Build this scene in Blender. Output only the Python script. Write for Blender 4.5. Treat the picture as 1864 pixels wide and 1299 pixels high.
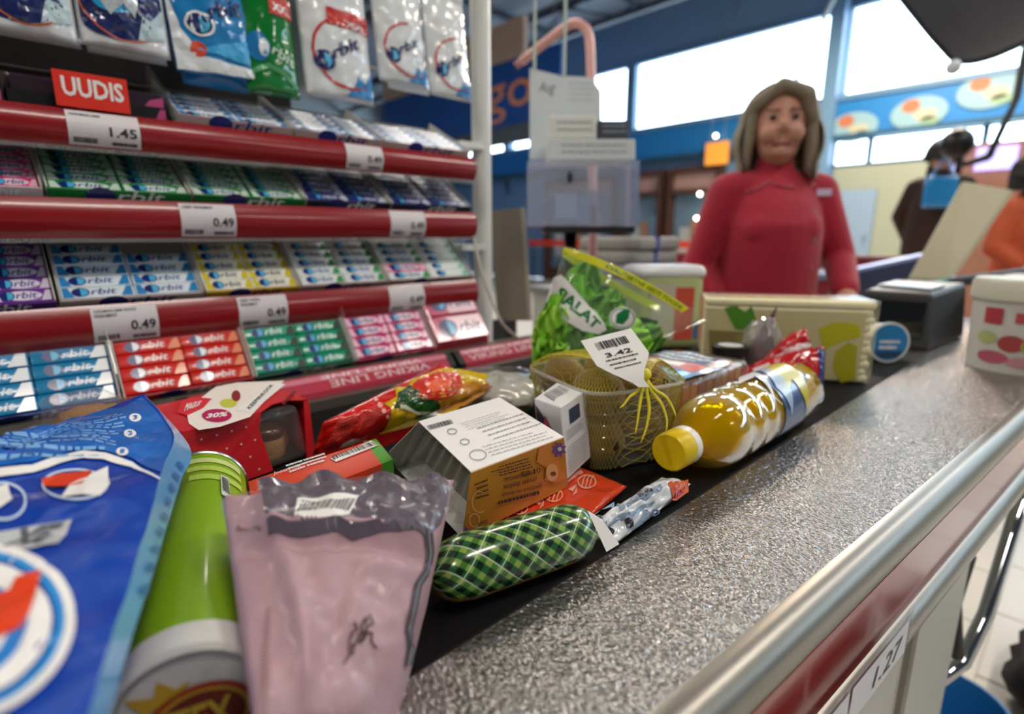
import bpy, bmesh, math, random
from mathutils import Vector as V, Matrix, noise
pi=math.pi; R=math.radians
for o in list(bpy.data.objects): bpy.data.objects.remove(o)
scene=bpy.context.scene; C=scene.collection
# ---------------------------------------------------------------- camera, world, exposure
CZ=1.03; BZ=.80                       # camera height, belt height
PITCH=R(12.4); YAW=R(47); FPX=1000.0  # +Y runs along the belt, the rack stands at -X
cam=bpy.data.cameras.new('camera'); camo=bpy.data.objects.new('camera',cam); C.objects.link(camo)
camo.location=(0,0,CZ); camo.rotation_euler=(R(90)-PITCH,0,YAW)
cam.sensor_width=36; cam.lens=36*FPX/1864; cam.clip_start=.01; cam.clip_end=200
cam.dof.use_dof=True; cam.dof.focus_distance=.43; cam.dof.aperture_fstop=3.5
scene.camera=camo
vs=scene.view_settings; vs.view_transform='Standard'; vs.look='None'; vs.gamma=1; vs.use_curve_mapping=False
vs.exposure=0.0
w=bpy.data.worlds.new('overcast_sky'); scene.world=w; w.use_nodes=True
bg=w.node_tree.nodes['Background']; bg.inputs[0].default_value=(.80,.91,1.0,1); bg.inputs[1].default_value=8.0
LAMP_W=43; LAMP_COL=(1.0,.94,.87)
# ---------------------------------------------------------------- pixel -> direction
_sp,_cp,_sy,_cy=math.sin(PITCH),math.cos(PITCH),math.sin(YAW),math.cos(YAW)
def ray(x,y):
    u=(x-932)/FPX; v=(y-649.5)/FPX; fw=_cp-v*_sp; dn=_sp+v*_cp
    return V((-_sy*fw+_cy*u,_cy*fw+_sy*u,-dn))
CAM=V((0,0,CZ))
def az(x,y,h=0):  d=ray(x,y); return CAM+d*((BZ+h-CZ)/d.z)      # point at height h above the belt
def ax(x,y,X):    d=ray(x,y); return CAM+d*(X/d.x)
def ay(x,y,Y):    d=ray(x,y); return CAM+d*(Y/d.y)
def ad(x,y,t):    return CAM+ray(x,y)*t
# ---------------------------------------------------------------- materials
def lin(h):
    h=h.lstrip('#'); r=[int(h[i:i+2],16)/255 for i in (0,2,4)]
    return tuple(c/12.92 if c<=.04045 else ((c+.055)/1.055)**2.4 for c in r)+(1,)
MATS={}
def M(name,col='#ffffff',rough=.5,metal=0.,coat=0.,bump=0.,bscale=300.,trans=0.,emit=0.,ecol=None,spec=.5,ior=1.45,vary=0.,vscale=8.,sub=0.,sheen=0.):
    if name in MATS: return MATS[name]
    m=bpy.data.materials.new(name); MATS[name]=m; m.use_nodes=True
    nt=m.node_tree; b=nt.nodes['Principled BSDF']; I=b.inputs
    c=lin(col); I['Base Color'].default_value=c; I['Roughness'].default_value=rough; I['Metallic'].default_value=metal
    I['Coat Weight'].default_value=coat; I['Coat Roughness'].default_value=.08; I['Specular IOR Level'].default_value=spec
    I['Transmission Weight'].default_value=trans; I['IOR'].default_value=ior
    if sheen: I['Sheen Weight'].default_value=sheen
    if emit: I['Emission Color'].default_value=lin(ecol or col); I['Emission Strength'].default_value=emit
    tc=nt.nodes.new('ShaderNodeTexCoord')
    if bump:
        n=nt.nodes.new('ShaderNodeTexNoise'); n.inputs['Scale'].default_value=bscale; n.inputs['Detail'].default_value=3
        bp=nt.nodes.new('ShaderNodeBump'); bp.inputs['Strength'].default_value=bump; bp.inputs['Distance'].default_value=.002
        nt.links.new(tc.outputs['Object'],n.inputs['Vector']); nt.links.new(n.outputs['Fac'],bp.inputs['Height']); nt.links.new(bp.outputs['Normal'],I['Normal'])
    if vary:
        n=nt.nodes.new('ShaderNodeTexNoise'); n.inputs['Scale'].default_value=vscale; n.inputs['Detail'].default_value=4
        mx=nt.nodes.new('ShaderNodeMix'); mx.data_type='RGBA'
        mx.inputs['A'].default_value=tuple(x*(1-vary) for x in c[:3])+(1,); mx.inputs['B'].default_value=tuple(min(1,x*(1+vary)) for x in c[:3])+(1,)
        nt.links.new(tc.outputs['Object'],n.inputs['Vector']); nt.links.new(n.outputs['Fac'],mx.inputs['Factor']); nt.links.new(mx.outputs['Result'],I['Base Color'])
    return m
def film(name,tint='#ffffff',body=.06,bcol='#ffffff',rough=.05,ior=1.45,bump=0.,bscale=60.):
    """thin clear plastic: transparent + fresnel gloss + a little milky body"""
    if name in MATS: return MATS[name]
    m=bpy.data.materials.new(name); MATS[name]=m; m.use_nodes=True; nt=m.node_tree; nt.nodes.clear()
    N=nt.nodes.new; L=nt.links.new
    out=N('ShaderNodeOutputMaterial'); tr=N('ShaderNodeBsdfTransparent'); tr.inputs[0].default_value=lin(tint)
    gl=N('ShaderNodeBsdfGlossy'); gl.inputs['Roughness'].default_value=rough; gl.inputs['Color'].default_value=(1,1,1,1)
    df=N('ShaderNodeBsdfDiffuse'); df.inputs[0].default_value=lin(bcol)
    fr=N('ShaderNodeFresnel'); ge=N('ShaderNodeNewGeometry'); mr=N('ShaderNodeMix'); mr.inputs['A'].default_value=ior; mr.inputs['B'].default_value=1/ior
    L(ge.outputs['Backfacing'],mr.inputs['Factor']); L(mr.outputs['Result'],fr.inputs['IOR'])   # a thin sheet reflects alike from both sides
    m1=N('ShaderNodeMixShader'); m1.inputs[0].default_value=body; L(tr.outputs[0],m1.inputs[1]); L(df.outputs[0],m1.inputs[2])
    m2=N('ShaderNodeMixShader'); L(fr.outputs[0],m2.inputs[0]); L(m1.outputs[0],m2.inputs[1]); L(gl.outputs[0],m2.inputs[2])
    if bump:
        tc=N('ShaderNodeTexCoord'); n=N('ShaderNodeTexNoise'); n.inputs['Scale'].default_value=bscale; n.inputs['Detail'].default_value=4
        bp=N('ShaderNodeBump'); bp.inputs['Strength'].default_value=bump; bp.inputs['Distance'].default_value=.004
        L(tc.outputs['Object'],n.inputs['Vector']); L(n.outputs['Fac'],bp.inputs['Height']); L(bp.outputs[0],gl.inputs['Normal']); L(bp.outputs[0],fr.inputs['Normal'])
    L(m2.outputs[0],out.inputs[0]); return m
# ---------------------------------------------------------------- objects
ORG={}
def tag(o,label=None,cat=None,group=None,kind=None):
    if label: o['label']=label
    if cat: o['category']=cat
    if group: o['group']=group
    if kind: o['kind']=kind
    return o
def thing(name,base,label,cat,group=None):
    o=bpy.data.objects.new(name,None); C.objects.link(o); o.location=base; o.empty_display_size=.02; ORG[o]=V(base)
    return tag(o,label,cat,group)
def mk(name,geo,mat,parent=None,base=None,smooth=False):
    """geo = (verts in world space, faces). Child of parent, or top-level with its origin at base"""
    vs_,fs=geo; me=bpy.data.meshes.new(name)
    if parent is not None: org=ORG[parent]
    else: org=V(base) if base is not None else (V((sum(v[0] for v in vs_)/len(vs_),sum(v[1] for v in vs_)/len(vs_),min(v[2] for v in vs_))) )
    me.from_pydata([tuple(V(v)-org) for v in vs_],[],[tuple(f) for f in fs]); me.update()
    o=bpy.data.objects.new(name,me); C.objects.link(o); ORG[o]=org
    if parent is not None: o.parent=parent
    else: o.location=org
    for m in (mat if isinstance(mat,(list,tuple)) else [mat]): me.materials.append(m)
    if smooth: me.polygons.foreach_set('use_smooth',[True]*len(me.polygons))
    return o
def struct(name,geo,mat,parent=None,label=None):
    o=mk(name,geo,mat,parent)
    if parent is None: o['kind']='structure'
    if label: o['label']=label
    return o
def smooth_angle(o,deg=40):
    o.data.polygons.foreach_set('use_smooth',[True]*len(o.data.polygons))
    bm=bmesh.new(); bm.from_mesh(o.data)
    for e in bm.edges:
        if len(e.link_faces)==2 and e.calc_face_angle(0)>R(deg): e.smooth=False
    bm.to_mesh(o.data); bm.free(); return o
# ---------------------------------------------------------------- 3D geometry (verts, faces)
def join(*gs):
    vs_=[];fs=[]
    for g in gs:
        n=len(vs_); vs_+=list(g[0]); fs+=[tuple(i+n for i in f) for f in g[1]]
    return vs_,fs
def hexa(b,t):
    """b,t: four corners each, counter-clockwise from above"""
    return list(b)+list(t),[(3,2,1,0),(4,5,6,7),(0,1,5,4),(1,2,6,5),(2,3,7,6),(3,0,4,7)]
def box(x0,y0,z0,x1,y1,z1):
    return hexa([V((x0,y0,z0)),V((x1,y0,z0)),V((x1,y1,z0)),V((x0,y1,z0))],[V((x0,y0,z1)),V((x1,y0,z1)),V((x1,y1,z1)),V((x0,y1,z1))])
def obox(c,ex,ey,ez,sx,sy,sz):
    """oriented box, c = centre of the bottom face"""
    q=lambda a,b,k:c+ex*(a*sx/2)+ey*(b*sy/2)+ez*(k*sz)
    return hexa([q(-1,-1,0),q(1,-1,0),q(1,1,0),q(-1,1,0)],[q(-1,-1,1),q(1,-1,1),q(1,1,1),q(-1,1,1)])
def bevel(g,w_=.002,seg=2):
    bm=bmesh.new(); vv=[bm.verts.new(v) for v in g[0]]
    for f in g[1]:
        try: bm.faces.new([vv[i] for i in f])
        except ValueError: pass
    bmesh.ops.recalc_face_normals(bm,faces=bm.faces)
    bmesh.ops.bevel(bm,geom=list(bm.edges),offset=w_,segments=seg,affect='EDGES',profile=.5,clamp_overlap=True)
    return frombm(bm)
def frombm(bm):
    bm.verts.index_update(); r=([v.co.copy() for v in bm.verts],[tuple(v.index for v in f.verts) for f in bm.faces]); bm.free(); return r
def frame_of(d):
    d=d.normalized(); a=V((0,0,1)) if abs(d.z)<.9 else V((1,0,0)); s=d.cross(a).normalized(); return s,s.cross(d).normalized()
def tube(pts,r,n=8,cap=True,closed=False):
    pts=[V(p) for p in pts]; m=len(pts); rs=r if isinstance(r,(list,tuple)) else [r]*m
    vs_=[];fs=[];prev=None
    for i,p in enumerate(pts):
        d=(pts[(i+1)%m]-pts[i-1]) if closed else (pts[min(i+1,m-1)]-pts[max(i-1,0)])
        d.normalize()
        if prev is None: s,t=frame_of(d)
        else:
            s=(prev-d*prev.dot(d)).normalized(); t=d.cross(s).normalized()
        prev=s
        for k in range(n):
            a=2*pi*k/n; vs_.append(p+(s*math.cos(a)+t*math.sin(a))*rs[i])
    for i in range(m if closed else m-1):
        j=(i+1)%m
        for k in range(n): fs.append((i*n+k,i*n+(k+1)%n,j*n+(k+1)%n,j*n+k))
    if cap and not closed:
        fs.append(tuple(range(n-1,-1,-1))); fs.append(tuple((m-1)*n+k for k in range(n)))
    return vs_,fs
def lathe(c,axis,prof,n=32,cap=True,up=None):
    """prof: (distance along the axis, radius)"""
    d=V(axis).normalized()
    if up is None: s,t=frame_of(d)
    else: s=(V(up)-d*V(up).dot(d)).normalized(); t=d.cross(s)
    vs_=[];fs=[]
    for (a,r) in prof:
        for k in range(n):
            q=2*pi*k/n; vs_.append(V(c)+d*a+(s*math.cos(q)+t*math.sin(q))*max(r,1e-5))
    m=len(prof)
    for i in range(m-1):
        for k in range(n): fs.append((i*n+k,i*n+(k+1)%n,(i+1)*n+(k+1)%n,(i+1)*n+k))
    if cap: fs.append(tuple(range(n-1,-1,-1))); fs.append(tuple((m-1)*n+k for k in range(n)))
    return vs_,fs
def prism(poly,d):
    """polygon (3D points) extruded by vector d"""
    n=len(poly); P_=[V(p) for p in poly]
    return P_+[p+d for p in P_],[tuple(range(n-1,-1,-1)),tuple(range(n,2*n))]+[(i,(i+1)%n,n+(i+1)%n,n+i) for i in range(n)]
def grid(S,nu,nv,u0=0,u1=1,v0=0,v1=1):
    vs_=[S(u0+(u1-u0)*i/nu,v0+(v1-v0)*j/nv) for j in range(nv+1) for i in range(nu+1)]
    fs=[(j*(nu+1)+i,j*(nu+1)+i+1,(j+1)*(nu+1)+i+1,(j+1)*(nu+1)+i) for j in range(nv) for i in range(nu)]
    return vs_,fs
def blob(c,rx,ry,rz,n=12,m=8,mat3=None,amp=0,fr=3,seed=0):
    vs_=[];fs=[]
    for j in range(m+1):
        a=-pi/2+pi*j/m
        for i in range(n):
            q=2*pi*i/n; d=V((math.cos(a)*math.cos(q),math.cos(a)*math.sin(q),math.sin(a)))
            k=1+amp*noise.noise(d*fr+V((seed,seed*1.7,0)))
            p=V((d.x*rx,d.y*ry,d.z*rz))*k
            if mat3: p=mat3@p
            vs_.append(V(c)+p)
    for j in range(m):
        for i in range(n): fs.append((j*n+i,j*n+(i+1)%n,(j+1)*n+(i+1)%n,(j+1)*n+i))
    return vs_,fs
def quadS(p00,p10,p11,p01):
    p00,p10,p11,p01=map(V,(p00,p10,p11,p01))
    return lambda u,v:(p00*(1-u)+p10*u)*(1-v)+(p01*(1-u)+p11*u)*v
def planeS(o,ex,ey): o=V(o);ex=V(ex);ey=V(ey); return lambda u,v:o+ex*u+ey*v
def nz(p,s,seed=0): return noise.noise(V((p[0]*s+seed*7.3,p[1]*s-seed*3.1,p[2]*s+seed)))
# ---------------------------------------------------------------- flat print (2D shapes laid on a surface)
def rect(x0,y0,x1,y1): return [(x0,y0),(x1,y0),(x1,y1),(x0,y1)],[(0,1,2,3)]
def disc(cx,cy,rx,ry=None,n=28): ry=ry or rx; return [(cx+rx*math.cos(2*pi*k/n),cy+ry*math.sin(2*pi*k/n)) for k in range(n)],[tuple(range(n))]
def poly(*pts): return list(pts),[tuple(range(len(pts)))]
def ring(cx,cy,rx,ry,wx,wy=None,a0=0,a1=2*pi,n=36):
    wy=wy or wx; vs_=[];fs=[]
    for k in range(n+1):
        a=a0+(a1-a0)*k/n; c,s=math.cos(a),math.sin(a); vs_+=[(cx+rx*c,cy+ry*s),(cx+(rx-wx)*c,cy+(ry-wy)*s)]
    for k in range(n): fs.append((2*k+1,2*k,2*k+2,2*k+3))
    return vs_,fs
def ribbon2(pts,w_):
    vs_=[];fs=[]
    for i,(x,y) in enumerate(pts):
        a=pts[max(i-1,0)];b=pts[min(i+1,len(pts)-1)]; dx,dy=b[0]-a[0],b[1]-a[1]; l=math.hypot(dx,dy) or 1
        ww=w_[i] if isinstance(w_,(list,tuple)) else w_
        vs_+=[(x-dy/l*ww/2,y+dx/l*ww/2),(x+dy/l*ww/2,y-dx/l*ww/2)]
    for i in range(len(pts)-1): fs.append((2*i,2*i+1,2*i+3,2*i+2))
    return vs_,fs
def xf(sh,sx=1,sy=None,rot=0,tx=0,ty=0):
    sy=sx if sy is None else sy; c,s=math.cos(rot),math.sin(rot)
    return [(c*x*sx-s*y*sy+tx,s*x*sx+c*y*sy+ty) for x,y in sh[0]],sh[1]
def fit(sh,x0,y0,x1,y1,rot=0):
    xs=[p[0] for p in sh[0]];ys=[p[1] for p in sh[0]]; a,b,c,d=min(xs),max(xs),min(ys),max(ys)
    if rot==180: return [(x1-(x-a)/(b-a)*(x1-x0),y1-(y-c)/(d-c)*(y1-y0)) for x,y in sh[0]],sh[1]
    return [(x0+(x-a)/(b-a)*(x1-x0),y0+(y-c)/(d-c)*(y1-y0)) for x,y in sh[0]],sh[1]
_T={}
def text(s,bold=0.,shear=0.,res=2):
    k=(s,bold,shear,res)
    if k in _T: return _T[k]
    cu=bpy.data.curves.new('t','FONT'); cu.body=s; cu.size=1; cu.offset=bold; cu.shear=shear; cu.resolution_u=res; cu.fill_mode='FRONT'
    o=bpy.data.objects.new('t',cu); C.objects.link(o)
    me=bpy.data.meshes.new_from_object(o.evaluated_get(bpy.context.evaluated_depsgraph_get()))
    r=([(v.co.x,v.co.y) for v in me.vertices],[tuple(p.vertices) for p in me.polygons])
    bpy.data.objects.remove(o); bpy.data.meshes.remove(me); _T[k]=r; return r
def barcode(seed=1,n=26):
    rnd=random.Random(seed); x=0; g=[]
    for i in range(n):
        w_=rnd.choice((1,1,2,3)); g.append(rect(x,0 if i%9 else -.12,x+w_,1)); x+=w_+rnd.choice((1,1,2))
    return fit(join(*g),0,0,1,1)
def fine(rows=5,seed=1,fill=.5,short=.3):
    """rows of print too small to read"""
    rnd=random.Random(seed); g=[]
    for r in range(rows):
        y=1-(r+1)/rows; end=1-rnd.random()*short; x=0
        while x<end-.02:
            w_=min(.02+rnd.random()*.07,end-x); g.append(rect(x,y,x+w_,y+fill/rows)); x+=w_+.018
    return join(*g)
def conform(sh,L):
    bm=bmesh.new(); vv=[bm.verts.new((x,y,0)) for x,y in sh[0]]
    for f in sh[1]:
        try: bm.faces.new([vv[i] for i in f])
        except ValueError: pass
    bmesh.ops.triangulate(bm,faces=bm.faces)
    for _ in range(6):
        ed=[e for e in bm.edges if e.calc_length()>L]
        if not ed: break
        bmesh.ops.subdivide_edges(bm,edges=ed,cuts=1); bmesh.ops.triangulate(bm,faces=[f for f in bm.faces if len(f.verts)>3])
    bm.normal_update()
    for f in bm.faces:
        if f.normal.z<0: f.normal_flip()
    bm.verts.index_update()
    r=([(v.co.x,v.co.y) for v in bm.verts],[tuple(v.index for v in f.verts) for f in bm.faces]); bm.free(); return r
def decal(name,S,sh,mat,parent,layer=0,L=None,e0=.0004,step=.00025,face=None):
    if L: sh=conform(sh,L)
    else: sh=conform(sh,1e9)
    off=e0+layer*step; d=1e-3; out=[]
    for (u,v) in sh[0]:
        p=S(u,v); n=(S(u+d,v)-S(u-d,v)).cross(S(u,v+d)-S(u,v-d)); n.normalize()
        if face is not None and n.dot(face-p)<0: n=-n
        out.append(p+n*off)
    return mk(name,(out,sh[1]),mat,parent)
def pillow(cs,T,Tb=None,eu=.5,ev=.5,wr=0.,ws=40.,seed=0,zmin=None,sag=None):
    """bag surfaces: returns top(u,v), bottom(u,v)"""
    B=quadS(*cs); n=((V(cs[1])-V(cs[0])).cross(V(cs[3])-V(cs[0]))+(V(cs[2])-V(cs[3])).cross(V(cs[2])-V(cs[1]))).normalized()
    Tb=T if Tb is None else Tb
    def f(x,e):
        x=min(max(x,0),1); return max(math.sin(pi*x),0)**e
    def env(u,v): return f(u,eu)*f(v,ev)
    def top(u,v):
        p=B(u,v); k=env(u,v); q=p+n*(T*k)
        if wr: q=q+n*(wr*nz(p,ws,seed)*(.25+.75*min(1,4*k)) + wr*.6*nz(p,ws*2.7,seed+3)*(.3+.7*k))*(1 if 0<u<1 and 0<v<1 else .0)
        if sag: q=q+sag(u,v)
        if zmin is not None: q.z=max(q.z,zmin+.0015)
        return q
    def bot(u,v):
        q=B(u,v)-(Z_ if zmin is not None else n)*(Tb*env(u,v))
        if sag: q=q+sag(u,v)
        if zmin is not None: q.z=max(q.z,zmin)
        return q
    return top,bot
def bag_geo(top,bot,nu=40,nv=40):
    a=grid(top,nu,nv); b=grid(bot,nu,nv); b=(b[0],[tuple(reversed(f)) for f in b[1]])
    g=join(a,b); bm=bmesh.new(); vv=[bm.verts.new(v) for v in g[0]]
    for f in g[1]:
        try: bm.faces.new([vv[i] for i in f])
        except ValueError: pass
    n=(nu+1)*(nv+1); wm={}
    for j in range(nv+1):
        for i in range(nu+1):
            if i in (0,nu) or j in (0,nv): k=j*(nu+1)+i; wm[vv[n+k]]=vv[k]
    bmesh.ops.weld_verts(bm,targetmap=wm)
    bmesh.ops.dissolve_degenerate(bm,dist=1e-6,edges=bm.edges)
    return frombm(bm)
X_,Y_,Z_=V((1,0,0)),V((0,1,0)),V((0,0,1))
# ================================================================ THE HALL
m_wall=M('wall_paint','#9aa0a4',.8,vary=.05); m_upper=M('upper_wall_paint','#6389b0',.85); m_cream=M('cream_wall_paint','#8f9a8c',.8)
m_ceil=M('ceiling_sheet','#5c6470',.7); m_truss=M('truss_paint','#3a4552',.6); m_blue=M('blue_fascia','#1a74b8',.45); m_blued=M('dark_blue_trim','#22506e',.5)
m_steelblue=M('blue_grey_paint','#5f86a8',.5); m_white=M('white_plastic','#e9e9e6',.4); m_black=M('black_plastic','#101114',.4); m_alu=M('aluminium','#96928a',.36,metal=.85,bump=.05,bscale=500)
m_glass=film('window_glass','#f4fbff',.0,ior=1.35,rough=.02)
m_brown=M('brown_timber','#4a3026',.5,vary=.2,vscale=4)
def tile_mat():
    m=bpy.data.materials.new('floor_far'); m.use_nodes=True; nt=m.node_tree; b=nt.nodes['Principled BSDF']
    tc=nt.nodes.new('ShaderNodeTexCoord'); br=nt.nodes.new('ShaderNodeTexBrick'); br.offset=0
    br.inputs['Scale'].default_value=1; br.inputs['Brick Width'].default_value=.33; br.inputs['Row Height'].default_value=.33; br.inputs['Mortar Size'].default_value=.004
    br.inputs['Color1'].default_value=lin('#c9c4b8'); br.inputs['Color2'].default_value=lin('#c2bdb1'); br.inputs['Mortar'].default_value=lin('#8c887e')
    nt.links.new(tc.outputs['Object'],br.inputs['Vector']); nt.links.new(br.outputs['Color'],b.inputs['Base Color']); b.inputs['Roughness'].default_value=.3; return m
struct('floor',box(-17,-7,-.1,11,10,-.006),tile_mat(),label='pale tiled shop floor')
floor_o=bpy.data.objects['floor']
tile0=None; mt=[M('floor_tile_a','#cbc6ba',.28),M('floor_tile_b','#c4bfb3',.3)]
tile_me=[]
for k in range(2):
    g=bevel(box(-.163,-.163,-.008,.163,.163,0),.0015,1); me=bpy.data.meshes.new('tile'); me.from_pydata([tuple(v) for v in g[0]],[],g[1]); me.materials.append(mt[k]); tile_me.append(me)
rt=random.Random(4)
for i in range(9):
    for j in range(16):
        o=bpy.data.objects.new('tile',tile_me[rt.randrange(2)]); C.objects.link(o); o.parent=floor_o; o.location=V((.1+i*.33,.1+j*.33,0))-ORG[floor_o]
struct('ceiling',box(-17,-7,5.3,11,10.2,5.4),m_ceil,label='dark profiled hall ceiling')
struct('wall_left',box(-17.2,-7,0,-17,10,5.3),m_wall); struct('wall_right',box(11,-7,0,11.2,10,5.3),m_wall); struct('wall_front',box(-17,-7.2,0,11,-7,5.3),m_wall)
cols=[-17,-14.6,-10.9,-7.165,-3.32,.4,4.1,7.8,11]
g=[box(-17,10,0,11,10.2,2.1),box(-17,10,2.5,11,10.2,3.1),box(-17,10,4.42,11,10.2,5.3)]
for k,c in enumerate(cols[1:-1]): ww=.09 if k==3 else .05; g.append(box(c-ww,10,3.1,c+ww,10.2,4.42)); g.append(box(c-.05,10,2.1,c+.05,10.2,2.5))
g+=[box(-17,10,2.1,-3.5,10.2,2.5),box(.4,10,2.1,11,10.2,2.5)]
struct('wall_back',join(*g),m_upper,label='far hall wall with a high band of windows')
n=0
for a,b in zip(cols[:-1],cols[1:]):
    n+=1; f=struct(f'window_{n}',join(box(a+.05,9.96,3.1,b-.05,10.06,3.16),box(a+.05,9.96,4.36,b-.05,10.06,4.42),box(a+.05,9.96,3.16,a+.11,10.06,4.36),box(b-.11,9.96,3.16,b-.05,10.06,4.36)),m_steelblue)
    mk('pane',box(a+.1,10.1,3.13,b-.1,10.11,4.4),m_glass,f)
for a,b in ((-3.27,-2.75),(-2.75,-1.4),(-1.4,.35)):
    n+=1; f=struct(f'window_{n}',join(box(a,9.97,2.1,b,10.05,2.13),box(a,9.97,2.47,b,10.05,2.5),box(a,9.97,2.13,a+.035,10.05,2.47),box(b-.035,9.97,2.13,b,10.05,2.47)),m_blued)
    mk('pane',box(a+.02,10.1,2.12,b-.02,10.11,2.48),m_glass,f)
# painted band, trims, pillar
struct('trim_1',box(-17,9.86,2.55,11,9.999,3.05),m_blue,label='bright blue fascia band under the high windows')
struct('trim_2',box(-17,9.8,2.48,11,9.999,2.55),m_blued); struct('trim_3',box(-17,9.82,3.05,11,9.999,3.1),m_steelblue)
struct('trim_4',box(-3.42,9.7,0,-3.22,9.85,5.3),m_steelblue,label='blue-grey steel pillar between the windows')
struct('trim_5',box(-3.2,9.94,0,11,9.999,2.08),m_cream,label='cream wall lining')
struct('door_1',join(box(-3.12,9.86,.0,-2.55,9.94,1.72)),M('door_paint','#7d99b4',.5),label='blue-grey service door in cream wall')
mk('door_handle',tube([V((-2.62,9.82,.95)),V((-2.62,9.82,1.05))],.012),m_alu,bpy.data.objects['door_1'])
tag(mk('brace_rod',tube([ay(1448,150,9.5),ay(1525,-20,9.5)],.045),M('rod_paint','#aebccb',.5),base=ay(1448,150,9.5)),'slanting pale brace rod crossing the high windows','rod')
# fascia stickers (generic stand-ins for cartoon transfers)
for k,(x,y) in enumerate(((1552,232),(1672,205),(1800,165))):
    p=ay(x,y,9.84); S=planeS(p,X_,Z_)
    t=thing('wall_sticker',p,['round food transfer on the blue fascia beside the steel pillar','middle one of three food transfers on the blue fascia','food transfer on the blue fascia below the dark hanging hood'][k],'sticker','food transfers on the blue fascia')
    mk('backing',prism([p+X_*(.34*math.cos(a))+Z_*(.22*math.sin(a)) for a in [2*pi*i/20 for i in range(20)]],Y_*-.004),M('sticker_white','#7ea6b4',.5),t)
    for nm,c,cx,cz,rx,rz in (('orange_patch','#a8694a',-.1,.1,.11,.09),('cream_patch','#a9ac98',.08,-.03,.14,.08),('green_patch','#7d9c80',.14,-.12,.12,.06)):
        decal(nm,lambda u,v,p=p:p+X_*u+Z_*v-Y_*.004,disc(cx,cz,rx,rz,16),M('st_'+nm,c,.5),t)
# shop fronts to the left under the fascia
for k,(x0,x1) in enumerate(((-9.4,-7.3),(-7.2,-6.2),(-6.1,-5.0))):
    t=thing('shop_front',V(((x0+x1)/2,9.9,0)),['brown timber shop front nearest the blue hanging sign','narrow brown timber shop front between two wider ones','brown timber shop front behind the cashier shoulder'][k],'shop front')
    mk('frame',join(box(x0,9.8,0,x0+.1,9.99,2.3),box(x1-.1,9.8,0,x1,9.99,2.3),box(x0+.1,9.8,2.2,x1-.1,9.99,2.3),box(x0+.1,9.8,1.82,x1-.1,9.99,1.9),box(x0+.1,9.8,0,x1-.1,9.99,.3)),m_brown,t)
    mk('sign_panel',box(x0+.1,9.9,1.9,x1-.1,9.95,2.2),M('sign_panel','#a98c86',.5),t)
    mk('backing',box(x0+.1,9.97,.3,x1-.1,9.985,1.82),M('shop_backing','#7e8f9c',.5,vary=.35,vscale=2.5),t)
    mk('pane',box(x0+.1,9.9,.3,x1-.1,9.91,1.82),m_glass,t)
    for q in range(3):
        xx=x0+.25+(x1-x0-.5)*q/2.6
        mk('poster',box(xx,9.94,.55+.1*q,xx+.22,9.96,1.2+.12*q),M(('poster_a','poster_b','poster_c')[q],('#d8cfc6','#c98d6a','#9fb6c9')[q],.6),t)
tag(mk('barrier_rail',box(-9.3,9.2,.82,-4.9,9.24,.94),M('red_rail','#d43a24',.4),base=(-7,9.2,.82)),'long red barrier rail in front of the shop fronts','rail')
for x in (-9.2,-7,-5): mk('rail_post',box(x,9.21,-0,x+.05,9.23,.85),m_black,bpy.data.objects['barrier_rail'])
tag(mk('orange_sign',box(-5.28,9.7,2.28,-4.86,9.74,2.66),M('orange_sign','#f0a03c',.5,emit=.5),base=(-5.07,9.7,2.28)),'small square orange hanging sign near the cashier','sign')
for x in (-5.2,-4.95): mk('hanger',tube([V((x,9.72,2.6)),V((x,9.72,5.3))],.006,5),m_alu,bpy.data.objects['orange_sign'])
for k,(x,y,lb) in enumerate(((1274,353,'small glowing wall lamp on the shop front, upper of two'),(1268,397,'small glowing wall lamp on the shop front, lower of two'),(1303,247,'small glowing lamp on the blue fascia above the orange sign'))):
    p=ay(x,y,9.72); t=thing('wall_lamp',p,lb,'lamp','small wall lamps'); mk('bulb',blob(p,.03,.03,.03,12,8),M('bulb_glow','#fff6e8',.4,emit=14,ecol='#fff3e0'),t,smooth=True); mk('bracket',tube([p+Y_*.02,p+Y_*.10],.012,6),m_alu,t)
# roof trusses
for k,(yy,zz) in enumerate(((8.6,4.75),(5.6,4.9),(2.6,4.9))):
    t=thing('roof_truss',V((-4,yy,zz)),['dark roof truss closest to the window wall','dark roof truss between the two others','dark roof truss over the checkouts'][k],'truss')
    mk('bottom_chord',box(-17,yy-.05,zz-.05,11,yy+.05,zz+.05),m_truss,t); mk('top_chord',box(-17,yy-.05,5.18,11,yy+.05,5.29),m_truss,t)
    for i in range(24):
        x=-17+i*28/24; a,b=(zz,5.2) if i%2 else (5.2,zz)
        mk('brace',tube([V((x,yy,a)),V((x+28/24,yy,b))],.03,6),m_truss,t)
for k in range(7):
    x=-11+k*2.1
    mk('purlin',box(x-.05,-6.9,5.2,x+.05,9.9,5.29),m_truss,bpy.data.objects['ceiling'])
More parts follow.
